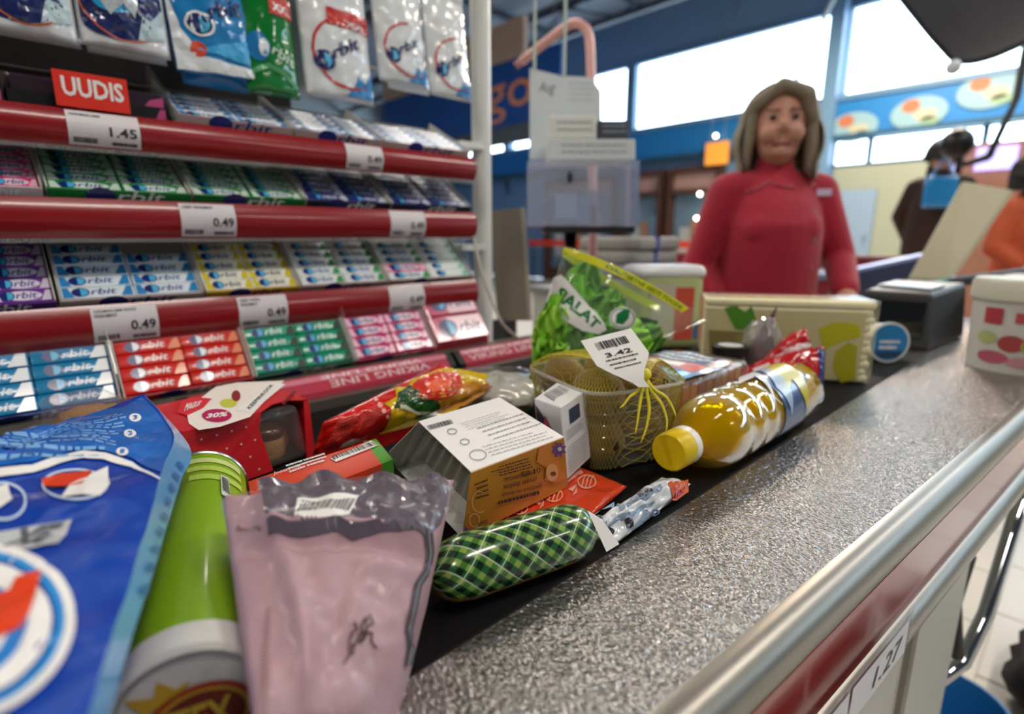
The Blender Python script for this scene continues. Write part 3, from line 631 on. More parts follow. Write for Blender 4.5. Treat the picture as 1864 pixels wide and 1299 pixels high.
# ---- hanging gum bags
m_red=M('bag_red','#c8302c',.3,coat=.5)
def gbag(x0,x1,yb,kind,label,lean=0.,back=0.,ztop=1.47,full=True):
    X=-.925-back; pa=ax(x0,yb,X); pb=ax(x1,yb,X); z0=(pa.z+pb.z)/2
    ya,yb_=pa.y,pb.y; sh=lean*.03
    cs=[V((X+.012,ya+sh,z0-lean*.01)),V((X+.012,yb_+sh,z0+lean*.006)),V((X-.01,yb_,ztop)),V((X-.01,ya,ztop))]
    base={'dark':'#e3e6ea','blue':'#1d7fc0','green':'#0d7a30','white':'#dfe3e6'}[kind]
    top,bot=pillow(cs,.016,.014,eu=.6,ev=.35,wr=.0035,ws=55,seed=x0)
    t=thing('gum_bag',(cs[0]+cs[1])/2,label,'gum bag','hanging gum bags')
    mk('pouch',bag_geo(top,bot,22,30),M('bag_'+kind,base,.2,coat=.8),t,smooth=True)
    if back==0: mk('hang_hook',tube([V((X+.01,(ya+yb_)/2,ztop+.055)),V((-1.13,(ya+yb_)/2,ztop+.055))],.0025,6),m_wire,rk)
    mk('header',prism([V((X-.01,ya,ztop)),V((X-.01,yb_,ztop)),V((X-.01,yb_,ztop+.05)),V((X-.01,ya,ztop+.05))],X_*.002),M('bag_header','#d7dade',.3),t)
    if not full: return t
    D=lambda n_,s_,m,l=0:decal(n_,lambda u,v:top(u,v*(.47 if kind=='dark' else .62)),s_,m,t,layer=l,L=.08,e0=.0012)
    navy=M('bag_navy','#16235e',.25,coat=.6)
    if kind=='dark':
        D('dark_panel',poly(*([(.04,.95),(.04,.28)]+[(.04+.4*(1-math.cos(q)),.28-.17*math.sin(q)) for q in [R(a) for a in range(15,91,15)]]+[(.6,.14),(.95,.30),(.95,.95)])),navy)
        D('orange_edge',ring(.5,.62,.47,.52,.018,.02,a0=R(182),a1=R(300)),M('bag_orange','#d2663a',.3),1)
        D('splash',poly((.62,.15),(.95,.22),(.95,.6),(.80,.42),(.70,.44)),M('bag_frost','#b9cfd6',.3),1)
        D('emblem',disc(.4,.62,.26,.2),M('bag_cyan','#2f9fd0',.3),2)
        D('silver_zigzag',poly((.15,.72),(.35,.38),(.5,.55),(.62,.40),(.7,.8),(.5,.68),(.36,.62)),M('bag_silver','#dfe6ea',.2,metal=.4),3)  # jagged silver shape laid over the emblem
    else:
        wc={'blue':navy,'green':M('bag_mint','#cfe6d6',.3),'white':navy}[kind]
        if kind=='blue':
            D('white_field',poly((.02,.02),(.98,.02),(.98,.10),(.30,.16),(.12,.4),(.02,.8)),M('bag_field','#e8edf0',.25,coat=.6)); D('seal',disc(.28,.22,.10,.07),M('bag_seal','#d9482c',.3),1)
            D('light_swirl',poly((.25,.22),(.9,.14),(.95,.4),(.6,.30)),M('bag_sky','#3fa6e0',.3),1)
            D('emblem',disc(.34,.46,.17,.12),m_gw,1); D('emblem_disc',disc(.34,.46,.14,.10),navy,2); D('emblem_half',poly(*[(.34+.12*math.sin(q),.46+.085*math.cos(q)) for q in [pi*i/12 for i in range(13)]]),m_cyan,3)
            D('lettering',xf(fit(text('rbit',.02,.2),0,0,.48,.16),1,1,.30,.46,.50),wc,3)
        elif kind=='green':
            D('light_swirl',ribbon2([(.05,.18),(.4,.28),(.7,.22),(.95,.10)],.05),M('bag_lgreen','#5cab78',.3),1)
            D('emblem_disc',disc(.25,.45,.2,.14),M('bag_blue','#1768ae',.3),1); D('emblem_half',disc(.34,.45,.09,.09),m_gw,2)
            D('lettering',xf(fit(text('rbit',.02,.2),0,0,.45,.11),1,1,-.25,.46,.40),wc,3); D('xxl_patch',rect(.5,.78,.98,.99),m_red,1); D('xxl',fit(text('XXL',.03),.56,.81,.94,.90),m_gw,2)
        else:
            D('red_arc',ring(.62,.52,.5,.40,.035,.03,a0=R(95),a1=R(300)),m_red,1)
            D('blue_splash',poly((.55,.05),(.97,.05),(.97,.36),(.85,.22),(.75,.30),(.68,.16)),M('bag_blue2','#2a7fc0',.3),1)
            D('emblem_disc',disc(.27,.40,.14,.11),navy,2); D('emblem_half',poly(*[(.27+.10*math.sin(q),.40+.08*math.cos(q)) for q in [pi*i/12 for i in range(13)]]),m_cyan,3)
            D('lettering',xf(fit(text('rbit',.02,.2),0,0,.46,.14),1,1,.45,.40,.42),wc,3)
            if 540<x0<560: D('xxl_patch',rect(.35,.80,.98,.99),m_red,1); D('xxl',fit(text('XXL',.03),.6,.81,.94,.88),m_gw,2)
    return t
gbag(-35,140,72,'dark','dark blue and white gum bag hanging at the end away from the post')
gbag(148,306,100,'dark','dark blue and white gum bag hanging beside the light blue bag')
gbag(305,452,140,'blue','light blue gum bag with red seal hanging beside the green one',lean=.3)
gbag(447,540,178,'green','green gum bag with red corner patch on the hanging row')
gbag(552,674,186,'white','white gum bag with a red corner patch beside the green bag')
gbag(684,772,158,'white','white gum bag with red arc between two other white bags')
gbag(776,850,182,'white','white gum bag with red arc hanging next to the post')
for x0,x1,yb,kd,lb in ((-25,145,80,'dark','rear gum bag hidden behind the end dark blue bag'),(160,300,112,'dark','rear gum bag behind the dark blue bag beside the light blue one'),(330,450,165,'blue','rear gum bag hanging behind the light blue bag'),(540,660,180,'white','rear gum bag behind the white bag with red corner patch'),(700,775,170,'white','rear gum bag behind the middle white bag')):
    gbag(x0,x1,yb,kd,lb,back=.045,full=False)
for z in (1.27,1.38,1.525,1.7,1.9,2.1): mk('back_wire',tube([V((-1.13,RY0,z)),V((-1.13,RY1+.05,z))],.003,5),m_wire,rk)
# ---- divider bars in the ledge channel
def bar(y0,y1,label,flip,x=-.768):
    t=thing('divider_bar',V((x,(y0+y1)/2,BZ+.004)),label,'divider bar'); z=BZ+.0035; hw=.023; hh=.027
    tri=lambda y,k=1:[V((x-hw*k,y,z)),V((x+hw*k,y,z)),V((x+hw*k,y,z+.008)),V((x+.004*k,y,z+hh)),V((x-.004*k,y,z+hh)),V((x-hw*k,y,z+.008))]
    mk('core',prism(tri(y0+.012),Y_*(y1-y0-.024)),M('bar_red','#b8324a',.3,coat=.4),t)
    for a in (y0,y1-.013): mk('end_cap',prism(tri(a),Y_*.013),m_black,t)
    n_=V((hh-.008,0,hw-.004)).normalized(); e=V((-(hw-.004),0,hh-.008)).normalized()
    S=planeS(V((x+hw,y0+.012,z+.008)),Y_,e); L_=y1-y0-.024; ln=.0268
    decal('pink_band',S,rect(0,.0172,L_,ln-.001),M('bar_pink','#d77f92',.35,coat=.3),t)
    w_=text('VIKING LINE',.02)
    for i in range(1):
        a=(L_-.215 if L_>.3 else .012)+i*.215; decal('lettering',S,fit(w_,a,.003,a+.175,.0155,180 if flip else 0),M('bar_word','#e0b9bd',.4),t,layer=1); decal('lettering',S,fit(w_,a-.01,.0185,a+.165,.0252,180 if flip else 0),M('bar_word2','#f0d9dc',.4),t,layer=1)
    return t
bar(az(330,748,.02).y,az(818,652,.02).y,'crimson divider bar with upside-down white lettering in the belt-side channel',True)
bar(az(822,650,.02).y,az(985,620,.02).y,'crimson divider bar with upright white lettering beyond the black end cap',False)
# ================================================================ helpers that lay print out from photo pixels
def proj(P):
    d=V(P)-CAM; fh=-_sy*d.x+_cy*d.y; r=_cy*d.x+_sy*d.y; fw=fh*_cp-d.z*_sp; up=fh*_sp+d.z*_cp
    fw=max(fw,1e-3); return 932+FPX*r/fw,649.5-FPX*up/fw
_G={}
def inv(S,x,y):
    if S not in _G:
        _G[S]=[(u/16,v/16,proj(S(u/16,v/16))) for u in range(-1,18) for v in range(-1,18)]
    u,v,_=min(_G[S],key=lambda q:(q[2][0]-x)**2+(q[2][1]-y)**2)
    for _ in range(6):
        a=proj(S(u,v)); d=2e-3; b=proj(S(u+d,v)); c=proj(S(u,v+d))
        J=((b[0]-a[0])/d,(c[0]-a[0])/d,(b[1]-a[1])/d,(c[1]-a[1])/d); det=J[0]*J[3]-J[1]*J[2]
        if abs(det)<1e-6: break
        ex,ey=x-a[0],y-a[1]; du=(J[3]*ex-J[1]*ey)/det; dv=(-J[2]*ex+J[0]*ey)/det
        u+=max(-.1,min(.1,du)); v+=max(-.1,min(.1,dv))
    return min(max(u,-.2),1.2),min(max(v,-.2),1.2)
def dshape(name,S,sh,mat,parent,layer=0,L=.06,e0=.0008):
    """2D shape in photo pixels -> print on S"""
    return decal(name,S,([inv(S,*p) for p in sh[0]],sh[1]),mat,parent,layer,L,e0,face=CAM)
def dpx(name,S,pts,mat,parent,layer=0,L=.06,e0=.0008): return dshape(name,S,poly(*pts),mat,parent,layer,L,e0)
def dfit(name,S,sh,corners,mat,parent,layer=0,L=.06,e0=.0008):
    """shape stretched over a quad: corners lower-left, lower-right, upper-right, upper-left in photo pixels"""
    q=[inv(S,*c) for c in corners]; sh=fit(sh,0,0,1,1)
    f=lambda u,v:tuple((q[0][k]*(1-u)+q[1][k]*u)*(1-v)+(q[3][k]*(1-u)+q[2][k]*u)*v for k in (0,1))
    return decal(name,S,([f(*p) for p in sh[0]],sh[1]),mat,parent,layer,L,e0,face=CAM)
def pathfn(pts):
    pts=[V(p) for p in pts]; ln=[0]
    for a,b in zip(pts,pts[1:]): ln.append(ln[-1]+(b-a).length)
    def f(u):
        if u<=0: return pts[0]+(pts[0]-pts[1])*(-u*ln[-1]/(pts[1]-pts[0]).length)
        s=u*ln[-1]
        for i in range(len(pts)-1):
            if s<=ln[i+1] or i==len(pts)-2:
                k=(s-ln[i])/(ln[i+1]-ln[i]); p0=pts[max(i-1,0)];p1=pts[i];p2=pts[i+1];p3=pts[min(i+2,len(pts)-1)]
                if k>1: return p2+(p2-p1)*(k-1)
                return .5*((2*p1)+(p2-p0)*k+(2*p0-5*p1+4*p2-p3)*k*k+(3*p1-p0-3*p2+p3)*k**3)
    return f
INK=M('print_dark','#2c2a2c',.5); WHT=M('print_white','#f1efec',.35); BLK=M('print_black','#121214',.4); PAP=M('paper_white','#efeeec',.5)
# ================================================================ GROCERIES ON THE BELT
# ---- blue detergent bag
m_det=M('det_blue','#0a41aa',.22,coat=.5); m_det2=M('det_mid','#1a68c4',.22,coat=.5); m_gus=M('det_gusset','#5fa9df',.25,coat=.4)
Rb=pathfn([az(262,716,.112),az(315,785,.102),az(298,850,.10),az(270,950,.10),az(245,1020,.10),az(215,1120,.10),az(190,1210,.10),az(165,1299,.10),az(135,1390,.10)])
Ro=pathfn([az(264,718,.110),az(345,812,.086),az(329,875,.082),az(305,955,.08),az(283,1030,.08),az(250,1130,.08),az(222,1220,.08),az(203,1299,.08),az(178,1390,.08)])
def Sd(u,v):
    p=Rb(u)+V((.045,-.19,0))*v; k=max(0,math.sin(pi*min(max(v,0),1)))*max(0,min(1,u*5))*(1 if u<.9 else max(0,(1-u)*10))
    w_=min(1,max(0,u*6+.15)); p=p+Z_*(.010*k+.0045*w_*nz(p,28,2)+.002*w_*nz(p,80,5)*min(1,v*4+.2))
    if u<.12: p.z-=.012*(1-u/.12)*min(1,max(0,v*3))
    return p
det=thing('detergent_bag',V((-.36,-.05,BZ)),'large blue laundry detergent bag with red and white emblem','detergent bag')
mk('front_film',grid(Sd,70,44),m_det,det,smooth=True)
Sg=lambda u,w_:Sd(u,0)*(1-w_)+Ro(u)*w_
g=grid(lambda u,w_:Sg(u,1-w_),70,4); mk('gusset',g,m_gus,det,smooth=True)
def Sw(u,w_): p=Ro(u); q=V((p.x-.004*w_,p.y-.055*math.sin(pi*w_/2),max(BZ+.006,p.z-(p.z-BZ-.006)*w_))); return q
mk('side_film',grid(lambda u,w_:Sw(u,1-w_),70,8),m_det,det,smooth=True)
bk=lambda v,w_:(lambda p:V((p.x-.012*math.sin(pi*w_),p.y,p.z+(BZ+.006-p.z)*w_)))(Sd(0,v))
mk('back_film',grid(bk,30,6),m_det,det,smooth=True)
mk('near_film',grid(lambda v,w_:(lambda p:V((p.x,p.y,p.z+(BZ+.006-p.z)*w_)))(Sd(1,1-v)),20,4),m_det,det,smooth=True)
mk('far_side_film',grid(lambda u,w_:(lambda p:V((p.x,p.y,p.z+(BZ+.006-p.z)*w_)))(Sd(u,1)),40,4),m_det,det,smooth=True)
dpx('upper_field',Sd,[(258,724),(311,788),(296,862),(240,835),(180,818),(130,821),(60,842),(0,850),(-120,862),(-120,800),(0,779),(120,765),(225,742)],m_det2,det,0,L=.03)
dshape('white_swoosh',Sd,ribbon2([(-120,878),(-60,868),(0,862),(60,855),(110,838),(150,829),(190,832),(240,848),(292,874)],[15,15,15,14,13,13,12,9,3]),WHT,det,1,L=.03)
for i,(cs) in enumerate([((-100,852),(205,832),(212,806),(-100,826)),((-100,822),(218,803),(226,775),(-100,800)),((-100,796),(228,772),(232,748),(-100,788))]):
    dfit('small_print',Sd,fine(4,i+3,.35,.1),cs,M('det_print','#7fb4e6',.4),det,1)
for s_,(x,y) in (('3',(246,762)),('2',(236,791)),('1',(222,824))):
    c=dshape('step_disc',Sd,disc(x,y,11,7.5,20),WHT,det,1); dfit('step_number',Sd,text(s_,.03),((x-4,y+5),(x+4,y+3),(x+4,y-5),(x-4,y-4)),M('det_num','#3f78b8',.4),c,2)
dshape('icon_ring',Sd,ring(137,884,61,29,5,4),M('det_ice','#c4d9ee',.3),det,1,L=.03)
dpx('icon_shirt',Sd,[(112,908),(128,885),(165,866),(196,852),(200,884),(182,906),(150,903)],WHT,det,2); dpx('icon_cloth',Sd,[(75,876),(110,866),(168,860),(150,884),(118,889),(82,888)],M('det_red','#e2441c',.3),det,3)
dshape('icon_ring',Sd,ring(5,915,44,36,5,5),M('det_ice','#c4d9ee',.3),det,1,L=.03); dpx('icon_shirt',Sd,[(-40,900),(15,884),(22,912),(-10,935),(-40,930)],WHT,det,2)
dpx('silver_plate',Sd,[(-60,1012),(0,1006),(106,992),(132,948),(60,960),(-60,985)],M('det_silver','#d6dade',.25,metal=.3),det,1,L=.03)
dfit('lettering',Sd,text('XE',.04,.25),((-5,1002),(92,986),(118,954),(22,969)),M('det_ink','#5a6068',.3),det,2)
oval=lambda s,cx=-70,cy=1160:[(cx+208*s*math.cos(a),cy+(165*s)*math.sin(a)-(60*s)*math.cos(a)*.5) for a in [R(q) for q in range(0,360,9)]]
for k,(s_,m) in enumerate(((1.0,WHT),(.90,M('det_ringblue','#2b8fd6',.3)),(.82,M('det_deep','#0d3a98',.3)),(.78,WHT),(.56,M('det_sky','#2f7fce',.3)),(.42,WHT))):
    dpx('emblem_layer',Sd,oval(s_),m,det,2+k,L=.03)
dpx('emblem_red',Sd,[(76,1050),(62,1098),(36,1155),(0,1172),(-60,1185),(-60,1120),(0,1112),(20,1085),(32,1062)],M('det_red','#e2441c',.3),det,9,L=.03)
dfit('gusset_print',lambda u,v:Sg(u,1-v),fine(9,8,.4,.3),((250,1080),(262,1085),(333,850),(322,838)),M('det_gprint','#2f6fae',.4),det,2)
# ---- green snack tube
r=.0312; cn=az(335,1262,.0)+Z_*0; a0=az(348,1285,r); a1=az(370,890,r); dr=(a1-a0).normalized(); Lc=(a1-a0).length
can=thing('snack_tube',V(((a0+a1)/2).to_tuple()[:2]+(BZ,)),'lime green snack tube with white lid lying beside the detergent bag','snack tube')
m_lime=M('tube_green','#8ab40e',.35,coat=.2)
def Sc(u,v): s,t_=frame_of(dr); q=2*pi*v; return a0+dr*(Lc*u)+(s*math.cos(q)+t_*math.sin(q))*r
smooth_angle(mk('tube_body',lathe(a0,dr,[(.004,r),(Lc-.003,r),(Lc-.003,r*.94)],48),m_lime,can))
smooth_angle(mk('metal_rim',lathe(a0,dr,[(Lc-.004,r+.0008),(Lc-.003,r+.0018),(Lc,r+.0018),(Lc+.001,r-.001),(Lc-.004,r-.003)],48),m_wire,can))
smooth_angle(mk('plastic_lid',lathe(a0,dr,[(-.0035,0),(-.0035,r*.86),(-.0015,r*.90),(-.0055,r*.97),(-.004,r+.002),(.011,r+.0022),(.0115,r+.0002)],48,cap=False),M('lid_white','#dcd9d3',.35),can),30)
for k,(u0,u1,c,cv) in enumerate(((.90,.94,'#cfe08a',.12),(.83,.87,'#b9d65a',.10),(.76,.80,'#b9d65a',.09))):
    v0=inv(Sc,395,int(900+30*k))[1]
    decal('print_band',Sc,rect(u0,v0-.10,u1,v0+cv),M('tube_band%d'%k,c,.4),can,1,L=.03)
v0=inv(Sc,400,900)[1]; dfit('bar_label',Sc,rect(0,0,1,1),((402,902),(418,912),(414,872),(400,866)),M('tube_white','#d8d9d0',.4),can,2,L=.03); dfit('barcode',Sc,barcode(6),((404,898),(417,908),(413,876),(402,870)),BLK,can,3,L=.03)
vv=inv(Sc,370,990)[1]; decal('small_print',Sc,fit(fine(14,3,.4,.2),.45,vv-.08,.72,vv+.08),M('tube_print','#a6cc3c',.4),can,1,L=.05)
ex=dr.cross(Z_).normalized()
Sl=planeS(a0-dr*.0036,ex,Z_)
dd=lambda n_,s_,m,l:decal(n_,Sl,s_,m,can,l)
dd('logo_red',disc(.004,-.004,.021,.017),M('logo_red','#b03a24',.4),1); dd('logo_ring',disc(.004,-.004,.0185,.0145),M('logo_gold','#c9a12c',.4),2); dd('logo_core',disc(.004,-.004,.017,.013),M('logo_dark','#7c2418',.4),3)
dd('logo_word',fit(text('TEX',.03),-.008,-.012,.016,.004),M('logo_gold2','#d9b63c',.4),4)
dd('logo_crown',poly((-.016,.006),(-.022,.016),(-.012,.013),(-.010,.020),(-.004,.014),(.002,.016),(-.002,.011)),M('logo_gold','#c9a12c',.4),1)
# ---- pink bread bag
m_pink=M('bag_pink','#b08d95',.5,coat=.12,bump=.08,bscale=700); m_film=film('film_wrap','#ffffff',.02,rough=.10,ior=1.22,bump=.15,bscale=40); m_mauve=M('bag_mauve','#5c525e',.3,coat=.5)
pb=thing('bread_bag',V((-.26,.13,BZ)),'pink paper-look bread bag with clear plastic end and barcode sticker','bread bag')
def psag(u,v):
    k=.007*math.exp(-((v-.70+.05*u)/.03)**2)*min(1,u*6)*min(1,(1-u)*8) - .006*math.exp(-((v-.63+.05*u)/.035)**2)
    k+=.005*math.exp(-((u-.16-.25*max(0,.75-v))/.05)**2)*(v<.95) + .0035*math.sin(26*u+9*v)*max(0,v-.8)*4
    k-=.004*math.exp(-((u-.35-.3*v)/.05)**2)*max(0,.7-v)
    return Z_*k*min(1,8*u)*min(1,8*(1-u))
top,bot=pillow([az(462,1330,.055),az(705,1330,.012),az(826,873,.078),az(404,903,.086)],.016,.075,eu=.5,ev=.3,wr=.0035,ws=45,seed=9,zmin=BZ+.001,sag=psag)
mk('paper_film',bag_geo(top,bot,60,60),m_pink,pb,smooth=True)
dpx('clear_end',top,[(470,874),(560,868),(680,863),(800,862),(817,885),(812,920),(800,955),(774,976),(690,968),(640,984),(614,966),(556,978),(490,974)],m_mauve,pb,0,L=.03)
s_=dpx('sticker',top,[(528,938),(636,938),(654,904),(542,908)],WHT,pb,1,L=.03); dfit('barcode',top,barcode(11,30),((540,934),(632,934),(646,911),(550,914)),BLK,s_,2,L=.04)
st=[(778,966),(782,1004),(776,1040),(760,1064),(750,1115),(742,1148),(748,1180),(742,1210)]
dshape('dark_stripe',top,ribbon2(st,14),M('bag_charcoal','#474246',.4),pb,0,L=.03); dshape('stitch_line',top,ribbon2(st,2),M('bag_stitch','#8d8790',.4),pb,1,L=.03)
for z_ in ([(624,1210),(636,1190),(634,1178),(650,1168),(652,1154),(664,1150)],[(640,1192),(644,1172),(660,1160),(656,1140),(664,1124)],[(654,1172),(664,1160),(666,1140),(678,1136),(672,1118),(664,1136)],[(664,1150),(676,1152),(674,1168),(684,1180)],[(634,1172),(640,1150),(648,1146),(644,1132)]):
    dshape('twig_mark',top,ribbon2(z_,4),M('bag_brown','#4a332c',.5),pb,0,L=.03)
dfit('brown_edge',top,fine(22,5,.35,.0),((470,1299),(487,1299),(492,1110),(484,1110)),M('bag_brown2','#7c5a54',.5),pb,0)
dfit('script_line',top,text('Parim enne',0,.3),((430,968),(476,966),(477,955),(432,957)),INK,pb,1)
t2,b2=pillow([az(404,950,.088),az(816,930,.086),az(832,876,.083),az(398,906,.090)],.014,.002,eu=.4,ev=.6,wr=.003,ws=34,seed=4)
mk('clear_film',grid(lambda u,v:t2(u,v)-Z_*.001+Z_*(.0012*math.sin(30*u+10*v)*(u>.65 or u<.2)),60,16),m_film,pb,smooth=True)
mk('film_tail',grid((lambda t_:lambda u,v:t_(u,v)+Z_*.002)(pillow([az(560,1335,.045),az(690,1325,.03),az(672,1175,.052),az(640,1195,.055)],.006,.001,wr=.006,ws=80,seed=2)[0]),24,24),m_film,pb,smooth=True)
# ---- cake box
e1=V((-.17,.985,0)).normalized(); e2=V((-e1.y,e1.x,0)); c0=V((-.525,.100,BZ)); cl,cd,ch=.124,.108,.062
cp=lambda a,b,h:c0+e1*a+e2*b+Z_*h
m_cred=M('cake_red','#c8202a',.4,coat=.2)
cb=thing('cake_box',cp(cl/2,cd/2,0),'red polka-dot cake box with clear window and white top label','cake box')
slab=lambda pts,d:prism(pts,d)
w0=.072    # window starts
mk('front_panel',slab([cp(0,0,.001),cp(w0+.004,0,.001),cp(w0-.004,0.004,ch*.75),cp(w0,.004,ch),cp(0,.004,ch)],e2*.001),m_cred,cb)
mk('top_panel',slab([cp(0,.004,ch),cp(w0,.004,ch),cp(w0+.018,.018,ch),cp(cl-.016,.020,ch),cp(cl-.006,.008,ch),cp(cl,.008,ch),cp(cl,cd,ch),cp(0,cd,ch)],Z_*.001),m_cred,cb)
mk('end_panel',slab([cp(cl,.002,.001),cp(cl,cd,.001),cp(cl,cd,ch),cp(cl,.006,ch)],e1*.001),m_cred,cb)
mk('corner_strip',slab([cp(cl-.010,.0005,.001),cp(cl,.0005,.001),cp(cl,.004,ch),cp(cl-.006,.004,ch)],e2*.001),m_cred,cb)
mk('back_panel',slab([cp(0,cd,.001),cp(cl,cd,.001),cp(cl,cd,ch),cp(0,cd,ch)],e2*.001),m_cred,cb)
mk('left_panel',slab([cp(0,.004,.001),cp(0,cd,.001),cp(0,cd,ch),cp(0,.004,ch)],e1*.001),m_cred,cb)
mk('clear_tray',bevel(hexa([cp(.012,.003,.001),cp(cl-.004,.003,.001),cp(cl-.004,cd-.006,.001),cp(.012,cd-.006,.001)],[cp(.014,.010,ch-.004),cp(cl-.009,.010,ch-.004),cp(cl-.009,cd-.008,ch-.004),cp(.014,cd-.008,ch-.004)]),.006,3),film('tray_film','#ffffff',.05,rough=.04,bump=.3,bscale=120),cb)
mk('tray_base',slab([cp(.014,.006,.0015),cp(cl-.006,.006,.0015),cp(cl-.006,cd-.008,.0015),cp(.014,cd-.008,.0015)],Z_*.004),M('tray_dark','#2a201c',.3),cb)
Sf=lambda u,v:cp(cl*u,.004*v,ch*v); St=lambda u,v:cp(cl*u,.004+(cd-.004)*v,ch+.001)
rd=random.Random(3)
for i in range(5):
    for j in range(4):
        u=.06+.11*i+(.055 if j%2 else 0)
        if u<w0/cl-.03: decal('dot',Sf,disc(u,.12+.24*j,.009,.018,8),M('cake_dot','#e9b9b4',.5),cb,1)
for k,(a,b_) in enumerate(((.088,.030),(.105,.052),(.088,.075))):
    t=thing('cake',cp(a,b_,.0055),['round brown-topped cake behind the window, nearest the polka-dot front','round brown-topped cake in the middle of the red box','round brown-topped cake at the back of the red box'][k],'cake','cakes inside the red box')
    smooth_angle(mk('sponge',lathe(cp(a,b_,.0055),Z_,[(0,.016),(.004,.0175),(.024,.0165),(.027,.015)],24),M('sponge','#a9824a',.8,bump=.6,bscale=400,vary=.3,vscale=60),t),50)
    smooth_angle(mk('glaze',lathe(cp(a,b_,.0325),Z_,[(-.006,.0168),(-.001,.0172),(.004,.016),(.0065,.010),(.0072,0)],24,cap=False),M('glaze','#3c2114',.25,coat=.6),t),60)
m_lab=M('cake_label','#ece4dd',.5)
dpx('white_label',St,[(344,772),(340,752),(362,728),(392,705),(430,697),(520,693),(500,712),(455,760),(400,778),(362,784)],m_lab,cb,0,L=.05)
dpx('name_band',St,[(430,748),(458,752),(520,700),(496,699)],WHT,cb,1); 
dfit('name',St,text('KEEPIRIKOOK',.02),((455,747),(499,702),(493,700),(449,744)),BLK,cb,2)
dpx('maker_tag',St,[(322,752),(332,732),(352,724),(386,727),(370,744),(340,758)],M('cake_tag','#d8323c',.4),cb,2); dfit('maker_name',St,text('MAGUS',.03),((335,751),(362,741),(368,731),(341,736)),WHT,cb,3)
dshape('offer_oval',St,disc(395,758,27,12),M('cake_offer','#b8195a',.4),cb,2); dfit('offer',St,text('30%',.04),((375,764),(413,760),(417,751),(379,755)),WHT,cb,3)
dshape('apple_print',St,disc(416,735,16,8),M('cake_apple','#c9cc4a',.4),cb,1); dshape('ribbon_print',St,disc(430,722,8,10),M('cake_bow','#8c2a2e',.4),cb,2)
dfit('side_code',St,fine(1,2,.9),((512,735),(535,712),(540,714),(518,738)),M('cake_ink','#7a1c1c',.5),cb,1)
# ---- clear pack of brown pastries behind
q=az(318,752,.0); pq=V((-.63,.055,BZ))
cp2=lambda a,b,h:pq+e1*a+e2*b+Z_*h
t=thing('pastry_pack',cp2(.03,.03,0),'clear plastic box of brown pastry behind the red cake box','pastry pack')
mk('clear_dome',bevel(hexa([cp2(-.03,0,.001),cp2(.036,0,.001),cp2(.036,.10,.001),cp2(-.03,.10,.001)],[cp2(-.026,.006,.072),cp2(.03,.006,.072),cp2(.03,.095,.072),cp2(-.026,.095,.072)]),.008,3),film('tray_film','#ffffff',.05),t)
mk('pastry',blob(cp2(.003,.05,.034),.024,.038,.030,16,10,amp=.2,seed=3),M('pastry_brown','#8f6230',.7,bump=.5,bscale=200,vary=.25,vscale=40),t,smooth=True)
# ---- red snack bag
m_snack=M('snack_red','#cf1a17',.18,coat=.7)
sb=thing('snack_bag',V((-.57,.32,BZ)),'glossy red snack bag printed with tomato, basil and golden toast','snack bag')
top,bot=pillow([az(566,838,.012),az(897,704,.045),az(800,661,.075),az(588,768,.055)],.022,.035,eu=.35,ev=.5,wr=.006,ws=45,seed=6,zmin=BZ+.001)
mk('foil',bag_geo(top,bot,56,40),m_snack,sb,smooth=True)
D=lambda n_,p_,c,l,L=.04:dpx(n_,top,p_,M('snack_'+c[1:],c,.2,coat=.7),sb,l,L)
D('yellow_burst',[(690,790),(712,745),(700,735),(722,722),(716,706),(742,704),(752,690),(770,684),(800,672),(838,672),(862,690),(858,720),(832,745),(790,772),(740,778)],'#d8b414',0)
D('orange_toast',[(800,752),(798,735),(822,706),(858,694),(889,702),(882,716),(846,738)],'#c9852a',1)
D('tomato',[(740,716),(760,692),(800,676),(832,680),(842,698),(830,716),(800,728),(770,726)],'#d8321c',2)
D('tomato_light',[(772,700),(800,688),(822,694),(812,708),(786,714)],'#ef6a44',3)
D('basil_leaf',[(716,742),(724,716),(745,702),(756,710),(772,722),(796,728),(800,740),(770,748),(740,742)],'#1f4a20',3)
D('basil_leaf',[(752,762),(756,738),(776,730),(798,742),(796,756),(774,768)],'#2c6428',4)
D('cream_line',[(728,736),(760,748),(795,748),(795,752),(760,753),(728,742)],'#dfe6c8',5)
for i,cs in enumerate([((590,812),(640,786),(656,748),(612,768)),((646,786),(690,765),(706,730),(664,748))]): dfit('small_print',top,fine(9,i+20,.3,.3),cs,M('snack_print','#e0776c',.4),sb,1)
for i in range(4): dshape('round_icon',top,disc(684+7*i,728+10*i,4,4,10),M('snack_icon','#e8a49a',.4),sb,2)
s_=dpx('code_patch',top,[(604,826),(668,826),(690,806),(640,798),(624,806)],WHT,sb,1); dfit('barcode',top,barcode(31,24),((608,824),(664,824),(686,806),(636,802)),BLK,s_,2)
# ---- clear wrapped bowl behind the snack bag
q=V((-.535,.475,BZ)); t=thing('salad_bowl',q,'round clear plastic bowl of pale salad wrapped in film','salad bowl')
smooth_angle(mk('bowl',lathe(q,Z_,[(.001,.05),(.004,.055),(.035,.078),(.038,.082),(.040,.082)],40,cap=False),m_film,t))
mk('salad',blob(q+Z_*.024,.062,.062,.022,28,12,amp=.35,fr=6,seed=8),M('salad_pale','#a9a79a',.5,vary=.35,vscale=70,bump=.6,bscale=150),t,smooth=True)
mk('film_lid',grid(lambda u,v:(lambda a,b:q+V((a,b,.0405+.010*(1-(a*a+b*b)/.0068)+.003*nz((a,b,0),60,2))))(.083*(2*u-1)*math.sqrt(max(0,1-.5*(2*v-1)**2)),.083*(2*v-1)*math.sqrt(max(0,1-.5*(2*u-1)**2))),24,24),m_film,t,smooth=True)
